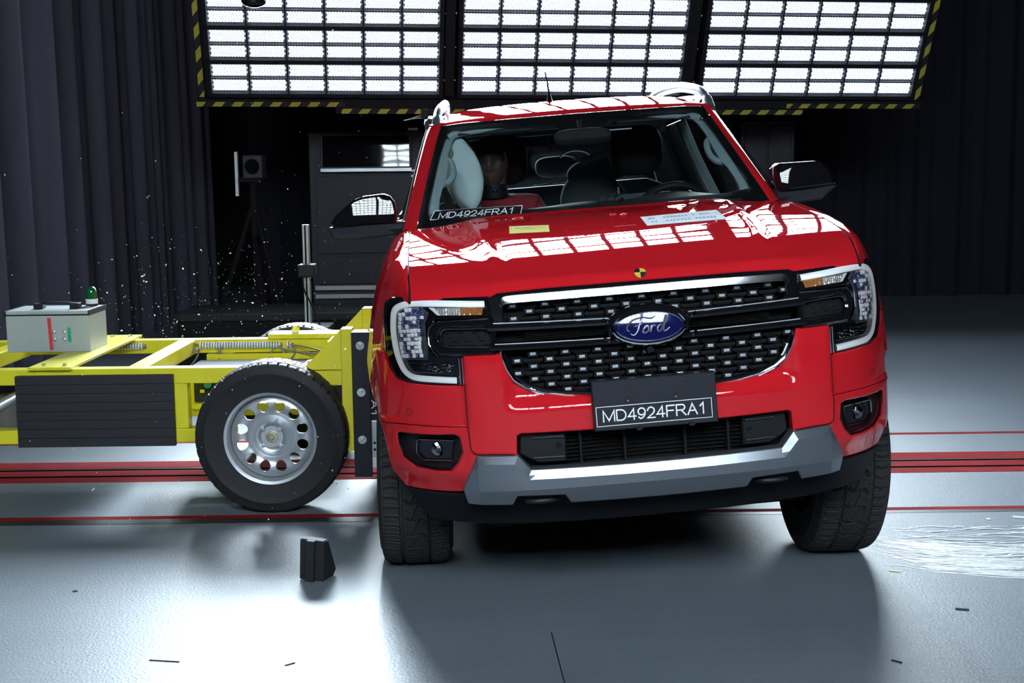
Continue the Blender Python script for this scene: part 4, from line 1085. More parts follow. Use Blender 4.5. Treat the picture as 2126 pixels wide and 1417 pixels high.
def wing(s):
    def f(u, v):
        y = -.655 + u*(.56+.655); pts, zl = wing_sec(y, 1.10 if s > 0 else 1.)
        zt = pts[0][1]; n = len(pts)
        # param along the section limited to zl
        t = v; P = [p for p in pts]; L = [0]
        for a, b in zip(P, P[1:]): L.append(L[-1] + math.hypot(b[0]-a[0], b[1]-a[1]))
        # find arc where z reaches zl
        Le = L[-1]
        for i in range(n-1):
            if P[i+1][1] <= zl <= P[i][1]:
                Le = L[i] + (L[i+1]-L[i])*(P[i][1]-zl)/max(1e-6, P[i][1]-P[i+1][1]); break
        q = t*Le; i = 0
        while i < n-2 and L[i+1] < q: i += 1
        h = (q - L[i])/max(1e-6, L[i+1]-L[i])
        g_ = lambda k: P[min(max(k, 0), n-1)]
        p0, p1, p2, p3 = g_(i-1), g_(i), g_(i+1), g_(i+2)
        x, z = [.5*(2*b + (c-a)*h + (2*a-5*b+4*c-d)*h*h + (3*b-a-3*c+d)*h**3) for a, b, c, d in zip(p0, p1, p2, p3)]
        fl = .006*sst(.10, .0, abs(math.hypot(y, z-AZ) - AR - .01))*(1 if z > .45 and abs(y) < .6 else 0)
        return (s*(x + fl), y, z)
    return G().grid(f, 92, 34, flip=s < 0)
for s in (-1, 1):
    wg = part(wing(s), 'front_wing', RED, angle=50)
    lip = G().tube([(s*.930, AR*math.cos(a), AZ + AR*math.sin(a)) for a in [PI*(.17+.45*i/40) for i in range(41)]], .010, 8)
    part(lip, 'arch_lip', RED, wg)
    ln_ = G().grid(lambda u, v: (s*lerp(.58, .93, v), (AR+.02)*math.cos(2.25*u), AZ + (AR+.02)*math.sin(2.25*u)), 30, 3)
    ln_.grid(lambda u, v: (s*.58, (AR+.02)*v*math.cos(2.6*u), AZ + (AR+.02)*v*math.sin(2.6*u)), 24, 4)
    part(ln_, 'arch_liner', BLKM)

# ---- windscreen and cab front
def W(x, z): return .28 + .14*(min(abs(x), .8)/.74)**2 + (z - 1.30)*1.5
wo = [(-.742, 1.318), (-.700, 1.46), (-.655, 1.60), (-.607, 1.735), (-.590, 1.752), (-.5, 1.7575), (0, 1.759)]
wo_f = wo + [(-x, z) for x, z in reversed(wo[:-1])] + [(.66, 1.318), (0, 1.322), (-.66, 1.318)]
wi = [(-.690, 1.378), (-.682, 1.42), (-.655, 1.505), (-.622, 1.610), (-.594, 1.682), (-.575, 1.702), (-.545, 1.715), (-.45, 1.722), (-.2, 1.727), (0, 1.728)]
wi_f = wi + [(-x, z) for x, z in reversed(wi[:-1])] + [(.55, 1.366), (0, 1.368), (-.55, 1.366)]
ws = part(G().panel(wo_f, [], W, t=.006, ch=.001, res=.05), 'windscreen', GLASS)
part(G().panel(wo_f, [wi_f], lambda x, z: W(x, z)+.008, t=.003, ch=.001, res=.04), 'black_frit', BLKP, ws)
part(G().panel([(-.115, 1.728), (-.095, 1.700), (-.06, 1.688), (.10, 1.688), (.135, 1.700), (.155, 1.728)], [], lambda x, z: W(x, z)+.010, t=.02, ch=.003, res=.05), 'sensor_cover', BLKP, ws)
def WP(x, z, d): return (x, W(x, z) - .003 + d*.8, z)
stx = G(); stx.panel([(-.685, 1.351), (-.662, 1.388), (-.296, 1.384), (-.309, 1.349)], [], None, t=.001, ch=.0004, res=.05, P=WP)
part(stx, 'windscreen_sticker', BLKP, ws)
SK = lambda x, z, d: WP(x + (z-1.368)*.45, z, d)
part(text_mesh(G(), 'MD4924FRA1', -.645, -.335, 1.356, 1.380, SK), 'sticker_lettering', WHITEI, ws, smooth=False)
g = G()
for a, b in (((-.683, 1.353), (-.660, 1.387)), ((-.660, 1.387), (-.298, 1.3835)), ((-.298, 1.3835), (-.311, 1.351)), ((-.311, 1.351), (-.683, 1.353))):
    A, B = WP(*a, -.002), WP(*b, -.002); g.bar(A, B, .0025, .001, up=(0, -.83, .55))
part(g, 'sticker_border', WHITEI, ws, smooth=False)
# cowl and wipers
def cowl(u, v):
    x = lerp(-.735, .735, u); a = (x/.74)**2; return (x, lerp(.19 + .14*a, W(x, 1.322)+.01, v), lerp(1.338 - .025*a, 1.322, v))
part(G().grid(cowl, 40, 4), 'cowl', BLKP)
for s, x0, x1 in ((1, .62, .02), (1, .02, -.55)):
    part(G().tube([(lerp(x0, x1, t), W(lerp(x0, x1, t), 1.345)-.012, lerp(1.336, 1.350, t)) for t in (0, .25, .5, .75, 1)], .007, 6), 'wiper', BLKP)
# A pillars
IN = [(-.744, 1.316), (-.702, 1.46), (-.657, 1.60), (-.609, 1.735), (-.598, 1.758)]
OU = [(-.806, .56, 1.306), (-.768, .76, 1.43), (-.728, .95, 1.56), (-.686, 1.12, 1.685), (-.655, 1.24, 1.762)]
for s in (-1, 1):
    def ap(u, v):
        a = curve(IN, u); p = Vector((a[0], W(*a) - .001, a[1])); q = Vector(curve(OU, u)); m = p.lerp(q, v)
        n = Vector((-.75, -.45, .35)); m += n*.022*math.sin(PI*min(1, v*1.0))
        return (-s*m.x if s > 0 else m.x, m.y, m.z)
    part(G().grid(ap, 24, 8, flip=s > 0), 'windscreen_pillar', RED, angle=60)
    part(G().tube([(-s*q[0] if s > 0 else q[0], q[1]+.01, q[2]) for q in smooth_path(OU, 14)], .008, 6), 'drip_seal', BLKP)
    # base fillet where the pillar meets the wing
    def fil(u, v):
        x = lerp(.742, .835, v); y = lerp(.30, .60, u); return (s*x, y + .06*v, lerp(1.318, 1.312, u) - .05*v*v)
    part(G().grid(fil, 8, 6, flip=s < 0), 'pillar_base', RED, angle=60)
# roof
def roof(u, v):
    x = lerp(-.655, .655, u); a = abs(x)/.655
    y0 = W(x, 1.758) + .002; d = v*1.62
    z = interp([(0, 1.757), (.03, 1.771), (.08, 1.785), (.2, 1.808), (.4, 1.833), (.7, 1.850), (1.0, 1.853), (1.4, 1.838), (1.62, 1.80)], d)
    z = cub([(0, 1.757), (.03, 1.770), (.08, 1.785), (.2, 1.810), (.4, 1.834), (.7, 1.850), (1.0, 1.853), (1.4, 1.838), (1.62, 1.80)], d)
    z -= .012*a*a*sst(0, .3, d) + .040*a**8*sst(0, .2, d) + .005*a*a
    return (x, y0 + d*(1 - .04*a), z)
rf = part(G().grid(roof, 49, 60), 'roof', RED, angle=60)
for s in (-1, 1):
    ox = .025*s + .0
    pth = [(s*.650, 1.10, 1.735), (s*.645, 1.155, 1.785), (s*.632, 1.23, 1.825), (s*.612, 1.36, 1.848), (s*.595, 1.6, 1.868), (s*.585, 2.0, 1.872), (s*.582, 2.3, 1.855), (s*.58, 2.42, 1.815)]
    if s < 0: pth = [(x+.028, y, z) for x, y, z in pth]
    n = 40; P = smooth_path(pth, n); rr = [.025*(1.15 if i < 6 else 1) for i in range(n)]
    r_ = part(G().tube(P, rr, 12, sx=.75, up=(0, -.3, 1)), 'roof_rail', SILVER)
    part(G().tube([P[2], (P[2][0]*.985, 1.30, 1.79), (P[2][0]*.97, 1.36, 1.80)], .016, 8), 'rail_foot', SILVER, r_)
an = part(G().tube([(-.048, 1.62, 1.845), (-.048, 1.63, 1.885)], [.016, .007], 10), 'antenna', DCHROME)
part(G().tube([(-.048, 1.63, 1.885), (-.051, 1.64, 1.94), (-.058, 1.655, 1.995)], [.005, .004, .003], 8), 'antenna_rod', BLKM, an)
# torn wire and black clip by the left roof rail
part(G().tube(smooth_path([(-.64, 1.2, 1.79), (-.69, 1.22, 1.80), (-.73, 1.22, 1.80), (-.77, 1.22, 1.795)], 10), .003, 6), 'loose_wire', CABLE)
part(G().tube(smooth_path([(-.64, 1.2, 1.805), (-.68, 1.2, 1.812), (-.73, 1.2, 1.803)], 10), .0025, 6), 'loose_wire', CABLE)
part(G().prism([(-.690, 1.80), (-.665, 1.79), (-.652, 1.805), (-.662, 1.835), (-.686, 1.842)], lambda a, b, d: (a, 1.18 + d*.03, b), 0, 1), 'broken_clip', BLKM, smooth=False)

# ---- body sides (seen only from beside the photograph's position)
def side(z, y):
    bel = interp([(.45, .83), (.52, .87), (.65, .925), (.82, .955), (1.0, .945), (1.15, .925), (1.25, .895), (1.30, .86)], z)
    return bel
def crush(s, y): return .115*math.exp(-((y - 1.35)/.8)**2) if s < 0 else 0
def side_panel(s, y0, y1, zb=.46, zt_=1.29, arch=None):
    def f(u, v):
        y = lerp(y0, y1, u); lo = zb
        if arch is not None:
            d = AR*AR - (y-arch)**2
            if d > 0: lo = max(lo, AZ + math.sqrt(d))
        z = lerp(lo, zt_, v); return (s*(side(z, y) - crush(s, y)), y, z)
    return G().grid(f, 40, 18, flip=s > 0)
for s in (-1, 1):
    for nm, y0, y1 in (('front_door', .565, 1.53), ('rear_door', 1.54, 2.44)):
        d = part(side_panel(s, y0, y1), nm, RED, angle=60)
        yh = y1 - .16
        c_ = crush(s, yh); part(G().tube([(s*(.940-c_), yh-.10, 1.10), (s*(.965-c_), yh-.05, 1.10), (s*(.965-c_), yh+.05, 1.10), (s*(.940-c_), yh+.10, 1.10)], .012, 8), 'door_handle', CHROME, d)
        yt = min(y1, 2.36)
        def glz(u, v):
            z = lerp(1.29, 1.70, v); lo = max(y0+.03, .56 + (z-1.306)*1.5); y = lerp(min(lo, yt-.06), yt-.03, u); return (s*(lerp(.858, .70, v) - crush(s, y)*(1-v)), y, z)
        if s > 0 or nm == 'rear_door': part(G().grid(glz, 10, 8, flip=s > 0), 'side_window', TINT, d)
    part(side_panel(s, 2.47, 4.43, .52, 1.30, 3.27), 'cargo_bed_side', RED, angle=60)
    part(G().box(min(s*.83, s*.87), max(s*.83, s*.87), 2.47, 4.43, 1.27, 1.325), 'bed_rail', BLKP, smooth=False, bevel=.008)
    for nm, yy in (('door_pillar', 1.53), ('rear_pillar', 2.38)):
        part(G().tube([(s*(.845-crush(s, yy)), yy, 1.28), (s*(.70 if s > 0 else .65), yy-.01, 1.71)], .032, 8, sx=1.4), nm, BLKP)
    part(G().tube(smooth_path([(s*.648, 1.22, 1.765), (s*.648, 1.5, 1.79), (s*.65, 2.0, 1.80), (s*.65, 2.45, 1.78)], 16), .030, 10), 'roof_side_rail', BLKP)
    part(G().box(min(s*.80, s*.86), max(s*.80, s*.86), .6, 2.4, .36, .44), 'sill_step', BLKP, smooth=False, bevel=.02)
    ln_ = G().grid(lambda u, v: (s*lerp(.62, .93, v), 3.27 + (AR+.02)*math.cos(PI*u), AZ + (AR+.02)*math.sin(PI*u)), 30, 3)
    part(ln_, 'arch_liner', BLKM)
rw = [(-.80, 1.30), (.80, 1.30), (.655, 1.77), (-.655, 1.77)]
part(G().panel(rw, [[(-.62, 1.36), (.62, 1.36), (.54, 1.70), (-.54, 1.70)]], lambda x, z: 2.52 - (z-1.30)*.08, t=.05, ch=.004, res=.1), 'cab_back', BLKP)
part(G().panel([(-.62, 1.36), (.62, 1.36), (.54, 1.70), (-.54, 1.70)], [], lambda x, z: 2.53 - (z-1.30)*.08, t=.006, ch=.001, res=.1), 'rear_window', GLASS)
part(G().box(-.86, .86, 2.50, 2.53, .55, 1.30), 'bulkhead', BLKM, smooth=False)
part(G().box(-.84, .84, 2.53, 4.42, .76, .80), 'bed_floor', BLKP, smooth=False)
part(G().box(-.84, .84, 4.40, 4.46, .62, 1.29), 'tailgate', RED, smooth=False, bevel=.015)
part(G().box(-.88, .88, 4.46, 4.52, .45, .62), 'rear_bumper', DCHROME, smooth=False, bevel=.02)
for s in (-1, 1): part(G().box(min(s*.84, s*.945), max(s*.84, s*.945), 4.38, 4.455, .92, 1.24), 'tail_lamp', mat('tail_lamp_red', (.35, .01, .01), .1, 0, 1), smooth=False, bevel=.01)
part(G().box(-.56, .56, -.55, 4.3, .30, .62), 'underbody_block', BLKM, smooth=False)  # solid dark block put in under the body to block light
part(G().box(-.55, .55, -.62, .20, .62, 1.08), 'engine', BLKM, smooth=False)
part(G().box(-.80, .80, .55, 2.48, .44, .52), 'cab_floor', BLKM, smooth=False)
part(G().box(-.86, .86, .20, .30, .50, 1.22), 'firewall', BLKM, smooth=False)

# ---- door mirrors
for s in (-1, 1):
    cap = [(-1.098, 1.352), (-1.100, 1.372), (-1.075, 1.402), (-1.0, 1.458), (-.958, 1.470), (-.872, 1.474), (-.845, 1.463), (-.828, 1.440), (-.822, 1.40), (-.826, 1.352)]
    if s > 0: cap = [(-1.056, 1.362), (-1.030, 1.440), (-1.008, 1.462), (-.985, 1.468), (-.828, 1.470), (-.812, 1.458), (-.808, 1.42), (-.818, 1.352)]
    cxm, czm = -.955, 1.41
    def msf(x, z):
        o = abs(x) - .955; q = z - 1.405; e = max(0, (o/.14)**2 + (q/.07)**2 - .8); return .552 + .05*o + .43*o*o + .165*q + .7*q*q + .012*e*e
    mr = part(G().panel(cap, [], msf, t=.10, ch=.010, res=.012, sgn=-s), 'door_mirror', BLKG, angle=50)
    part(G().panel([(x*.985-.012, 1.36 + (z-1.36)*.9) for x, z in cap], [], lambda x, z: .702, t=.004, ch=.001, res=.05, sgn=-s), 'mirror_glass', CHROME, mr)
    lo = [(-1.112, 1.338), (-1.108, 1.350), (-1.04, 1.354), (-.95, 1.356), (-.79, 1.352), (-.78, 1.298), (-.95, 1.292), (-1.05, 1.290), (-1.10, 1.302)]
    if s > 0: lo = [(-1.066, 1.355), (-1.06, 1.368), (-.95, 1.356), (-.80, 1.350), (-.80, 1.300), (-.86, 1.294), (-1.0, 1.302), (-1.03, 1.33)]
    part(G().panel(lo, [], lambda x, z: .565 + .25*max(0, 1.33-z), t=.11, ch=.008, res=.04, sgn=-s), 'mirror_base', DARKG, mr)
    part(G().panel([(-1.108, 1.340), (-1.105, 1.347), (-1.02, 1.350), (-.985, 1.344), (-.99, 1.320), (-1.09, 1.325)] if s < 0 else [(-1.060, 1.358), (-1.058, 1.364), (-1.0, 1.360), (-1.0, 1.335), (-1.03, 1.337)], [], lambda x, z: .561, t=.01, ch=.001, res=.04, sgn=-s), 'repeater_lamp', LENSC, mr)
    part(G().tube([(s*.80, .60, 1.325), (s*.86, .61, 1.325)], .035, 10, sx=1.2), 'mirror_arm', BLKP, mr)

# ---- cabin
def cabin(g, name, m, **k): return part(g, name, m, **k)
def dash(u, v):
    x = lerp(-.74, .74, u); y = .42 + v*.62
    z = cub([(.42, 1.325), (.6, 1.345), (.80, 1.355), (.92, 1.33), (1.04, 1.22)], y) + .03*math.exp(-((x-.40)/.17)**2)*sst(.6, .85, y) + .012*math.exp(-(x/.15)**2)*sst(.6, .8, y)
    return (x, y + .08*(x/.74)**2, z - .02*(abs(x)/.74)**4)
db = cabin(G().grid(dash, 40, 16), 'dashboard', BLKP, angle=60)
part(G().tube([(.135, .76, 1.36), (.165, .76, 1.375)], .022, 8), 'dash_sensor', BLKP, db); part(G().cyl((.15, .76, 1.37), (.15, .76, 1.42), .004, n=8), 'dash_pin', ALU, db)
c = Vector((.42, .98, 1.235)); ax = Vector((0, .90, .42)).normalized(); e_1 = Vector((1, 0, 0)); e_2 = ax.cross(e_1)
sw = cabin(G().tube([c + e_1*.19*math.cos(2*PI*i/32) + e_2*.19*math.sin(2*PI*i/32) for i in range(32)], .016, 8, closed=True), 'steering_wheel', BLKP)
g = G().ell(c, (.07, .04, .06)); 
for a in (0, PI, -PI/2): g.tube([c, c + e_1*.18*math.cos(a) + e_2*.18*math.sin(a)], .014, 6)
part(g, 'steering_hub', BLKP, sw)
def seat(x, name, y=1.42, hr=None, wd=.25, top=1.36, tilt=.22, m=SEATM):
    e = G()
    def back(u, v):
        a = 2*PI*u; z = lerp(.80, top, v); ww = wd*(.9 + .1*math.sin(PI*v)) * (1 if v < .93 else .82)
        sq = lambda q: math.copysign(abs(q)**.5, q)
        return (x + ww*sq(math.cos(a)), y + tilt*(z-.8) + .085*sq(math.sin(a)), z)
    e.grid(back, 28, 12, cu=True)
    k = len(e.V); e.F.append(tuple(range(k-12*28+11, k, 12)))
    s_ = cabin(e, name, m, angle=60)
    q = G(); q.grid(lambda u, v: (x + wd*math.copysign(abs(math.cos(2*PI*u))**.5, math.cos(2*PI*u)), y - .25 + .30*math.copysign(abs(math.sin(2*PI*u))**.5, math.sin(2*PI*u)), lerp(.62, .82, v)), 24, 4, cu=True)
    k = len(q.V); q.F.append(tuple(range(k-4*24+3, k, 4)))
    part(q, 'seat_cushion', m, s_, angle=60)
    return s_
def head_rest(par, x, y, z, w_, h_, m, d_=.055):
    q = G(); q.ell((x, y, z), (w_, d_, h_), 28, 16, lambda p: tuple(math.copysign(abs(c)**.62, c) for c in p)); return part(q, 'headrest', m, par, angle=70)
s1 = seat(-.36, 'passenger_seat', 1.46)
head_rest(s1, -.315, 1.62, 1.575, .135, .125, BLKP, .07)
s2 = seat(.36, 'driver_seat', 1.42)
head_rest(s2, .36, 1.60, 1.575, .135, .125, BLKP, .07)
cs = thing('child_seat', 'grey child seat with a pale blue edge behind the truck windscreen', 'child seat', mw=TRW @ ROLL @ Matrix.Translation((.20, 1.92, .95)))
CI = Matrix.Translation((-.20, -1.92, -.95))
sq6 = lambda c: math.copysign(abs(c)**.6, c)
g = G(); g.grid(lambda u, v: (.175 + .18*(1 - .35*(max(0, v-.75)/.25)**2)*sq6(math.cos(2*PI*u)), 1.92 + .08*math.sin(2*PI*u), lerp(.96, 1.452, v) - .02*math.cos(2*PI*u)*v), 28, 10, cu=True); k = len(g.V); g.F.append(tuple(range(k-10*28+9, k, 10)))
g.obj('shell', SEATM, cs, CI, angle=60)
q = G(); q.ell((0, 0, 0), (.205, .065, .080), 28, 16, lambda p: tuple(sq6(c) for c in p))
q.obj('head_wing', SEATM, cs, CI @ Matrix.Translation((.24, 1.92, 1.50)) @ Matrix.Rotation(-.30, 4, 'Y'), angle=70)
q = G(); q.grid(lambda u, v: (lerp(.02, .28, u), 1.845 + .02*v, 1.535 + .066*u**1.6 + (v-.5)*lerp(.006, .030, u)), 20, 4)
q.obj('wing_edge', mat('pale_blue_fabric', (.30, .45, .56), .6), cs, CI)
G().tube([(.10 + .09*math.cos(a), 2.02, 1.545 + .055*math.sin(a)) for a in [PI*(.15+.7*i/12) for i in range(13)]], .007, 6).obj('carry_bar', CHROME, cs, CI)
s3 = seat(0, 'rear_bench', 2.20, wd=.70, top=1.42, tilt=.12)
for x in (-.46, .02, .48): head_rest(s3, x, 2.30, 1.52, .115, .058, SEATM)
for x in (-.07, .04): part(G().tube([(x-.045, 2.25, 1.432), (x, 2.22, 1.436), (x+.045, 2.22, 1.442)], .005, 6), 'bench_latch', CHROME, s3)
# headlining, pillar trims, grab handles
def hl_(u, v):
    x = lerp(-.60, .60, u); y = lerp(W(x, 1.735)+.03, 2.45, v); return (x, y, 1.725 + .035*math.sin(PI*min(1, v*1.2)) - .03*(x/.6)**4)
cabin(G().grid(hl_, 20, 14), 'headlining', mat('dark_headlining', (.06, .075, .08), .9), angle=70)
for s in (-1, 1):
    cabin(G().tube(smooth_path([(s*.20, W(.2, 1.718)+.06, 1.735), (s*.40, W(.4, 1.715)+.035, 1.716), (s*.53, W(.53, 1.708)+.035, 1.708), (s*.575, W(.575, 1.69)+.04, 1.692)], 16), [.002+.016*min(1, i/11) for i in range(16)], 8), 'header_trim', TRIM)
    tr_o = [(-.690, 1.36), (-.686, 1.40), (-.672, 1.46), (-.648, 1.54), (-.618, 1.63), (-.590, 1.695), (-.560, 1.712)]
    tr_i = [(-.535, 1.700), (-.560, 1.672), (-.580, 1.62), (-.590, 1.56), (-.602, 1.50), (-.622, 1.47), (-.636, 1.43), (-.642, 1.39), (-.638, 1.36)]
    tm = cabin(G().panel(tr_o + tr_i, [], lambda x, z: W(x, z)+.045, t=.05, ch=.008, res=.025, sgn=-s), 'windscreen_pillar_trim', TRIM, angle=50)
    hp = [(-.598, 1.592), (-.585, 1.592), (-.572, 1.580), (-.565, 1.55), (-.570, 1.522), (-.588, 1.500), (-.615, 1.492)]
    part(G().tube(smooth_path([(s*-x, W(x, z)+.075, z) for x, z in hp], 18), .0145, 8), 'grab_handle', TRIM, tm)
    cabin(G().tube(smooth_path([(s*.60, 1.62, 1.70), (s*.66, 1.60, 1.52), (s*.74, 1.57, 1.32)], 12), .030, 8), 'door_pillar_trim', TRIM)
rv = cabin(G().ell((.015, .82, 1.648), (.128, .025, .040), 24, 14, lambda p: tuple(math.copysign(abs(c)**.6, c) for c in p)), 'rear_view_mirror', BLKM)
part(G().cyl((.01, .84, 1.68), (.01, .87, 1.72), .012, n=8), 'mirror_stem', BLKP, rv)
for s in (-1, 1): cabin(G().box(s*.36-.17, s*.36+.17, .98, 1.12, 1.700, 1.712), 'sun_visor', mat('visor_grey', (.03, .036, .04), .9), smooth=False, bevel=.004)
cabin(G().box(.155, .265, 1.02, 1.03, 1.672, 1.677), 'visor_clip', ALU, smooth=False)
# inflated side curtain airbag beside the dummy
def bag(u, v):
    a = 2*PI*u; y = lerp(1.0, 2.2, v**1.6); e = min(1, (v*(2-v)*6.0)**.5)*min(1, ((1-v)*8)**.5)
    zc = lerp(1.535, 1.545, v); p = .155 + .02*math.sin(v*21); pz = .19
    return (-.525 + .062*e*math.cos(a) + .024*e*math.cos(a)**3 + .012*math.sin(v*23)*e - .03*(math.sin(a)*e), y, zc + pz*e*math.sin(a)*(1 - .08*math.sin(v*14)))
cabin(G().grid(bag, 28, 40, cu=True), 'curtain_airbag', BAGM, angle=80)
cabin(G().tube(smooth_path([(-.60, 1.0, 1.66), (-.585, 1.02, 1.64), (-.575, 1.0, 1.625), (-.58, .99, 1.60)], 12), [.012, .02, .024, .02, .022, .018, .02, .022, .02, .016, .012, .008], 8), 'airbag_fold', mat('airbag_strap', (.42, .46, .38), .8))
cabin(G().tube(smooth_path([(-.62, .98, 1.47), (-.60, 1.05, 1.42), (-.57, 1.1, 1.34)], 12), .022, 8), 'lower_bolster', SEATM)

# ---- wheels (they stay on the floor while the body leans)
def truck_wheel(loc, rz):
    t = bpy.data.objects.new('wheel', None); COL.objects.link(t); t.parent = tk; t.location = loc; t.rotation_euler = (0, 0, rz); return t
w0 = truck_wheel((-.815, 0, .392), -PI/2)
tyre(G(), .394, .120, .240, 'truck', 800).obj('tyre', mat('truck_tyre_rubber', (.020, .020, .021), .7, spec=.3, bump=.3, bscale=260), w0, angle=25)
steel_rim(w0, .243, .105, mat('dark_wheel_paint', (.10, .10, .11), .35, .6))
for loc, rz in (((.815, 0, .392), PI/2), ((-.815, 3.27, .392), -PI/2), ((.815, 3.27, .392), PI/2)):
    c_ = truck_wheel(loc, rz)
    for ch in [o for o in bpy.data.objects if o.parent == w0]: q = ch.copy(); COL.objects.link(q); q.parent = c_

# ================================================================ crash test dummy on the passenger seat
DM = TRW @ ROLL
du = thing('crash_test_dummy', 'brown faced crash test dummy in a red shirt sitting behind the truck windscreen', 'dummy', mw=DM @ Matrix.Translation((-.36, 1.42, .82)))
DI = Matrix.Translation((.36, -1.42, -.82))
def skin(name, nodes, edges, m, par, sub=2):
    me = bpy.data.meshes.new(name); me.from_pydata([n[0] for n in nodes], edges, []); me.materials.append(m)
    o = bpy.data.objects.new(name, me); COL.objects.link(o); o.parent = par; o.matrix_local = DI
    md = o.modifiers.new('skin', 'SKIN'); md.use_smooth_shade = True
    for v, n in zip(me.skin_vertices[0].data, nodes): v.radius = (n[1], n[2] if len(n) > 2 else n[1])
    me.skin_vertices[0].data[0].use_root = True
    s_ = o.modifiers.new('sub', 'SUBSURF'); s_.levels = s_.render_levels = sub
    return o
X = -.36
def head(p):
    x, y, z = p; f = max(0, -y)
    wx = 1 - .11*max(0, -z)**1.4 ; 
    x *= wx; y *= 1.0 + .12*max(0, z) 
    if y < 0:
        y *= .92
        y -= .20*math.exp(-(x/.13)**2)*math.exp(-((z+.13)/.17)**2)                 # nose
        y += .12*math.exp(-((abs(x)-.38)/.16)**2)*math.exp(-((z-.08)/.12)**2)       # eye sockets
        y -= .05*math.exp(-(z-.24)**2/.010)*math.exp(-(x/.6)**4)                    # brow
        y -= .10*math.exp(-(x/.25)**2)*math.exp(-((z+.47)/.05)**2) + .09*math.exp(-(x/.22)**2)*math.exp(-((z+.60)/.05)**2)   # lips
        y -= .10*math.exp(-(x/.24)**2)*math.exp(-((z+.84)/.13)**2)                  # chin
    return (x, y, z)
body = [((X, 1.46, .92), .15, .12), ((X, 1.47, 1.08), .15, .115), ((X, 1.46, 1.24), .175, .115), ((X, 1.45, 1.345), .15, .10), ((X, 1.43, 1.40), .065), ((X, 1.41, 1.45), .056), ((X, 1.40, 1.49), .06), ((X, 1.41, 1.56), .07),
        ((X-.17, 1.45, 1.33), .065), ((X-.235, 1.42, 1.20), .052), ((X-.22, 1.30, 1.05), .046), ((X-.16, 1.10, 1.08), .035), ((X-.14, 1.03, 1.09), .03),
        ((X+.17, 1.45, 1.33), .065), ((X+.235, 1.42, 1.20), .052), ((X+.22, 1.30, 1.05), .046), ((X+.16, 1.10, 1.08), .035), ((X+.14, 1.03, 1.09), .03),
        ((X-.09, 1.36, .88), .09), ((X-.11, .98, .93), .075), ((X-.11, .82, .66), .055), ((X-.11, .68, .58), .04),
        ((X+.09, 1.36, .88), .09), ((X+.11, .98, .93), .075), ((X+.11, .82, .66), .055), ((X+.11, .68, .58), .04)]
eds = [(0,1),(1,2),(2,3),(3,4),(4,5),(5,6),(6,7),(3,8),(8,9),(9,10),(10,11),(11,12),(3,13),(13,14),(14,15),(15,16),(16,17),(0,18),(18,19),(19,20),(20,21),(0,22),(22,23),(23,24),(24,25)]
bo_ = skin('body', body, eds, DUMSKIN, du)
# bake the skin so head, ears and hands join the same mesh
dg = bpy.context.evaluated_depsgraph_get(); dg.update()
me = bpy.data.meshes.new_from_object(bo_.evaluated_get(dg))
g = G(); g.V = [tuple(v.co) for v in me.vertices]; g.F = [tuple(p.vertices) for p in me.polygons]
bpy.data.objects.remove(bo_)
HX, HY, HZ = -.378, 1.40, 1.566
def headp(p):
    x, y, z = head(p); a = -.10; return (x*math.cos(a) - y*math.sin(a), x*math.sin(a) + y*math.cos(a), z)
g.ell((HX, HY, HZ), (.083, .104, .134), 56, 44, headp)
for s in (-1, 1):
    g.ell((HX + s*.076, HY+.012, HZ-.008), (.012, .020, .032), 12, 8)
    for i in range(4): g.tube([(X+s*.14 + (i-1.5)*.018, 1.02, 1.095), (X+s*.14 + (i-1.5)*.020, .965, 1.10 - .004*abs(i-1)), (X+s*.14 + (i-1.5)*.020, .935, 1.075)], [.010, .009, .007], 8)
    g.tube([(X+s*.11, 1.05, 1.09), (X+s*.085, 1.01, 1.085), (X+s*.08, .98, 1.075)], [.011, .010, .008], 8)
g.obj('body', DUMSKIN, du, DI, angle=80)
shirt = [((X, 1.46, .92), .165, .135), ((X, 1.465, 1.08), .165, .13), ((X, 1.45, 1.24), .19, .13), ((X, 1.445, 1.345), .168, .112), ((X, 1.43, 1.395), .085), ((X-.17, 1.45, 1.335), .08), ((X-.24, 1.42, 1.20), .068), ((X+.17, 1.45, 1.335), .08), ((X+.24, 1.42, 1.20), .068)]
skin('shirt', shirt, [(0,1),(1,2),(2,3),(3,4),(3,5),(5,6),(3,7),(7,8)], REDCL, du)
G().cyl((X-.01, 1.405, 1.405), (X-.01, 1.40, 1.468), .070, .066, n=28).obj('neck_collar', BLKP, du, DI)
G().ell((X-.005, 1.335, 1.435), (.012, .010, .009), 12, 8).obj('neck_bolt', mat('blue_metal', (.05, .15, .40), .15, .9), du, DI)
bl = G().tube([(X-.19, 1.44, 1.42), (X-.15, 1.37, 1.36), (X-.07, 1.315, 1.28), (X+.05, 1.31, 1.15), (X+.16, 1.36, .98)], .024, 8, sx=.25, up=(0, -1, .3)); 
bl.obj('seat_belt', SEATM, du, DI)
for i in range(4): G().bar((X-.155+i*.018, 1.355, 1.368-i*.010), (X-.135+i*.018, 1.345, 1.395-i*.010), .006, .003).obj('belt_mark', WHITEI, du, DI, smooth=False)

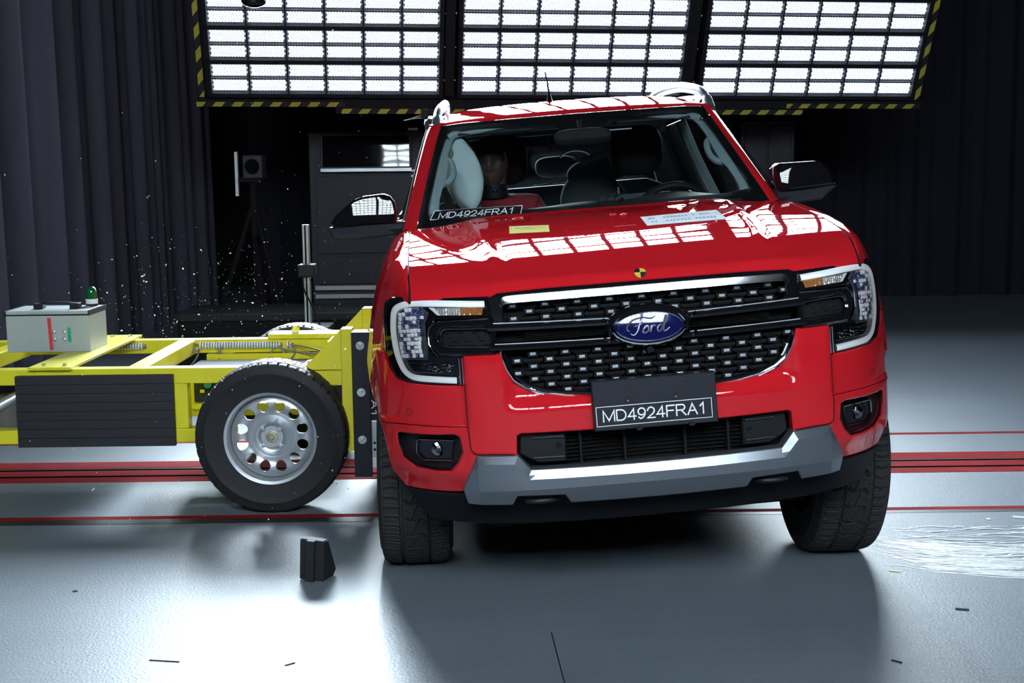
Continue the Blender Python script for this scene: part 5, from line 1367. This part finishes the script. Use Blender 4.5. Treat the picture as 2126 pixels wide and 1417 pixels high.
# ================================================================ flying glass, residue, litter
base = G(); base.V = [(0, 0, 1), (.9, .1, -.4), (-.5, .8, -.3), (-.4, -.8, -.5), (.1, .1, -.9)]
base.F = [(0, 1, 2), (0, 2, 3), (0, 3, 1), (4, 2, 1), (4, 3, 2), (4, 1, 3)]
shm = base.mesh('glass_fragment', SHARD, smooth=False); rest = G()
def spot():
    q = R.random()
    if q < .55: x, y, z = R.gauss(-1.65, .40), R.gauss(7.2, .5), .66 + abs(R.gauss(0, .28))
    elif q < .8: x, y, z = R.gauss(-1.35, .45), R.gauss(6.6, .5), .70 + abs(R.gauss(0, .55))
    else: x, y, z = R.gauss(-1.2, .5), R.uniform(5.2, 5.78), R.uniform(.06, 1.0)
    return (min(x, -.72), y, z)
for i in range(620):
    p = spot(); s = .0016 + .0040*R.random()**3.2
    ro = (R.random()*6, R.random()*6, R.random()*6)
    if i < 300:
        o = bpy.data.objects.new('glass_fragment', shm); COL.objects.link(o); o.location = p; o.rotation_euler = ro
        s *= 1.15; o.scale = (s, s*R.uniform(.5, 1), s*R.uniform(.6, 2))
        tag(o, 'tiny splinter of broken glass flying in the air around the yellow trolley', 'glass splinter', 'flying glass splinters')
    else:
        k = rest.vs([Vector(p) + Vector(v)*s*.75 for v in base.V]); rest.F += [tuple(k+a for a in f) for f in base.F]
tag(rest.obj('glass_dust', SHARD, smooth=False), 'fine glass dust flying in the air around the yellow trolley', 'glass dust', kind='stuff')
# brushed white residue beside the right front tyre
sm = G(); NS = [0]
def streak(path, wd):
    k = len(sm.V); n = len(path); NS[0] += 1; zz = .0006 + .000006*NS[0]
    for i, (x, y) in enumerate(path):
        a, b = path[max(i-1, 0)], path[min(i+1, n-1)]; d = Vector((b[0]-a[0], b[1]-a[1])); d.normalize() if d.length else None
        q = wd*math.sin(PI*(i+.6)/(n+.2)); sm.V += [(x - d.y*q, y + d.x*q, zz), (x + d.y*q, y - d.x*q, zz)]
    sm.F += [(k+2*i, k+2*i+2, k+2*i+3, k+2*i+1)[::-1] for i in range(n-1)]
for i in range(330):
    r = R.uniform(0, 1)
    if i < 150:      # sweep away from the tyre, bending along the track
        x0, y0 = 1.45 + R.gauss(0, .05), 5.12 + R.uniform(-.12, .35); L = R.uniform(.12, .75); st = R.uniform(0, .35)
        pts = []
        for q in range(9):
            t = st + q/8*L; pts.append((x0 + .10*t + 1.05*t*t*.9 + .25*t, y0 - .62*t + .42*t*t + .01*math.sin(q+i)))
        streak(pts, R.uniform(.0012, .0045))
    else:
        x0, y0 = R.uniform(1.55, 2.6), R.uniform(4.85, 5.52); L = R.uniform(.04, .32); a = R.gauss(.02, .18)
        streak([(x0 + L*q/6, y0 + math.tan(a)*L*q/6 + .012*math.sin(q*.8+i)) for q in range(7)], R.uniform(.0012, .006))
tag(sm.obj('floor_residue', CHALK, smooth=False), 'brushed white residue smeared over the floor beside the right front tyre', 'residue', kind='stuff')
# dark scuffs and chips on the floor
lit = [(-1.27, 4.86, .010, .3), (.155, 0, 0, 0)]
def chip(label, x, y, l, wd, a):
    g = G().bar((x-l*math.cos(a)/2, y-l*math.sin(a)/2, .0015), (x+l*math.cos(a)/2, y+l*math.sin(a)/2, .0015), wd, .002)
    tag(g.obj('debris_chip', BLKM, smooth=False), label, 'debris')
chip('black chip lying alone on the floor at the far left', -1.61, 4.78, .016, .012, .6)
chip('thin black sliver on the floor at the lower left', -1.10, 4.06, .10, .004, -.18)
chip('short black sliver on the floor below the chock', -.70, 4.02, .035, .006, .7)
chip('small black scrap on the floor at the lower right', 1.17, 3.98, .035, .008, -.8)
chip('dark olive scrap on the floor below the white residue', 1.53, 4.46, .045, .018, -.3)
def scrap(label, m, x, y, l, wd, a):
    g = G().bar((x-l*math.cos(a)/2, y-l*math.sin(a)/2, .0018), (x+l*math.cos(a)/2, y+l*math.sin(a)/2, .0018), wd, .002)
    tag(g.obj('tape_scrap', m, smooth=False), label, 'scrap')
scrap('pale green scrap of tape on the floor at the far right by the red line', mat('pale_green_tape', (.45, .70, .50), .6), 2.17, 5.655, .045, .028, -.35)
scrap('small white scrap on the floor left of the pale green tape', WTAPE, 2.03, 5.63, .018, .022, .2)
scrap('pale yellow green scrap at the front tip of the white floor residue', mat('pale_lime_tape', (.66, .78, .48), .6), 1.425, 4.905, .040, .016, -.5)
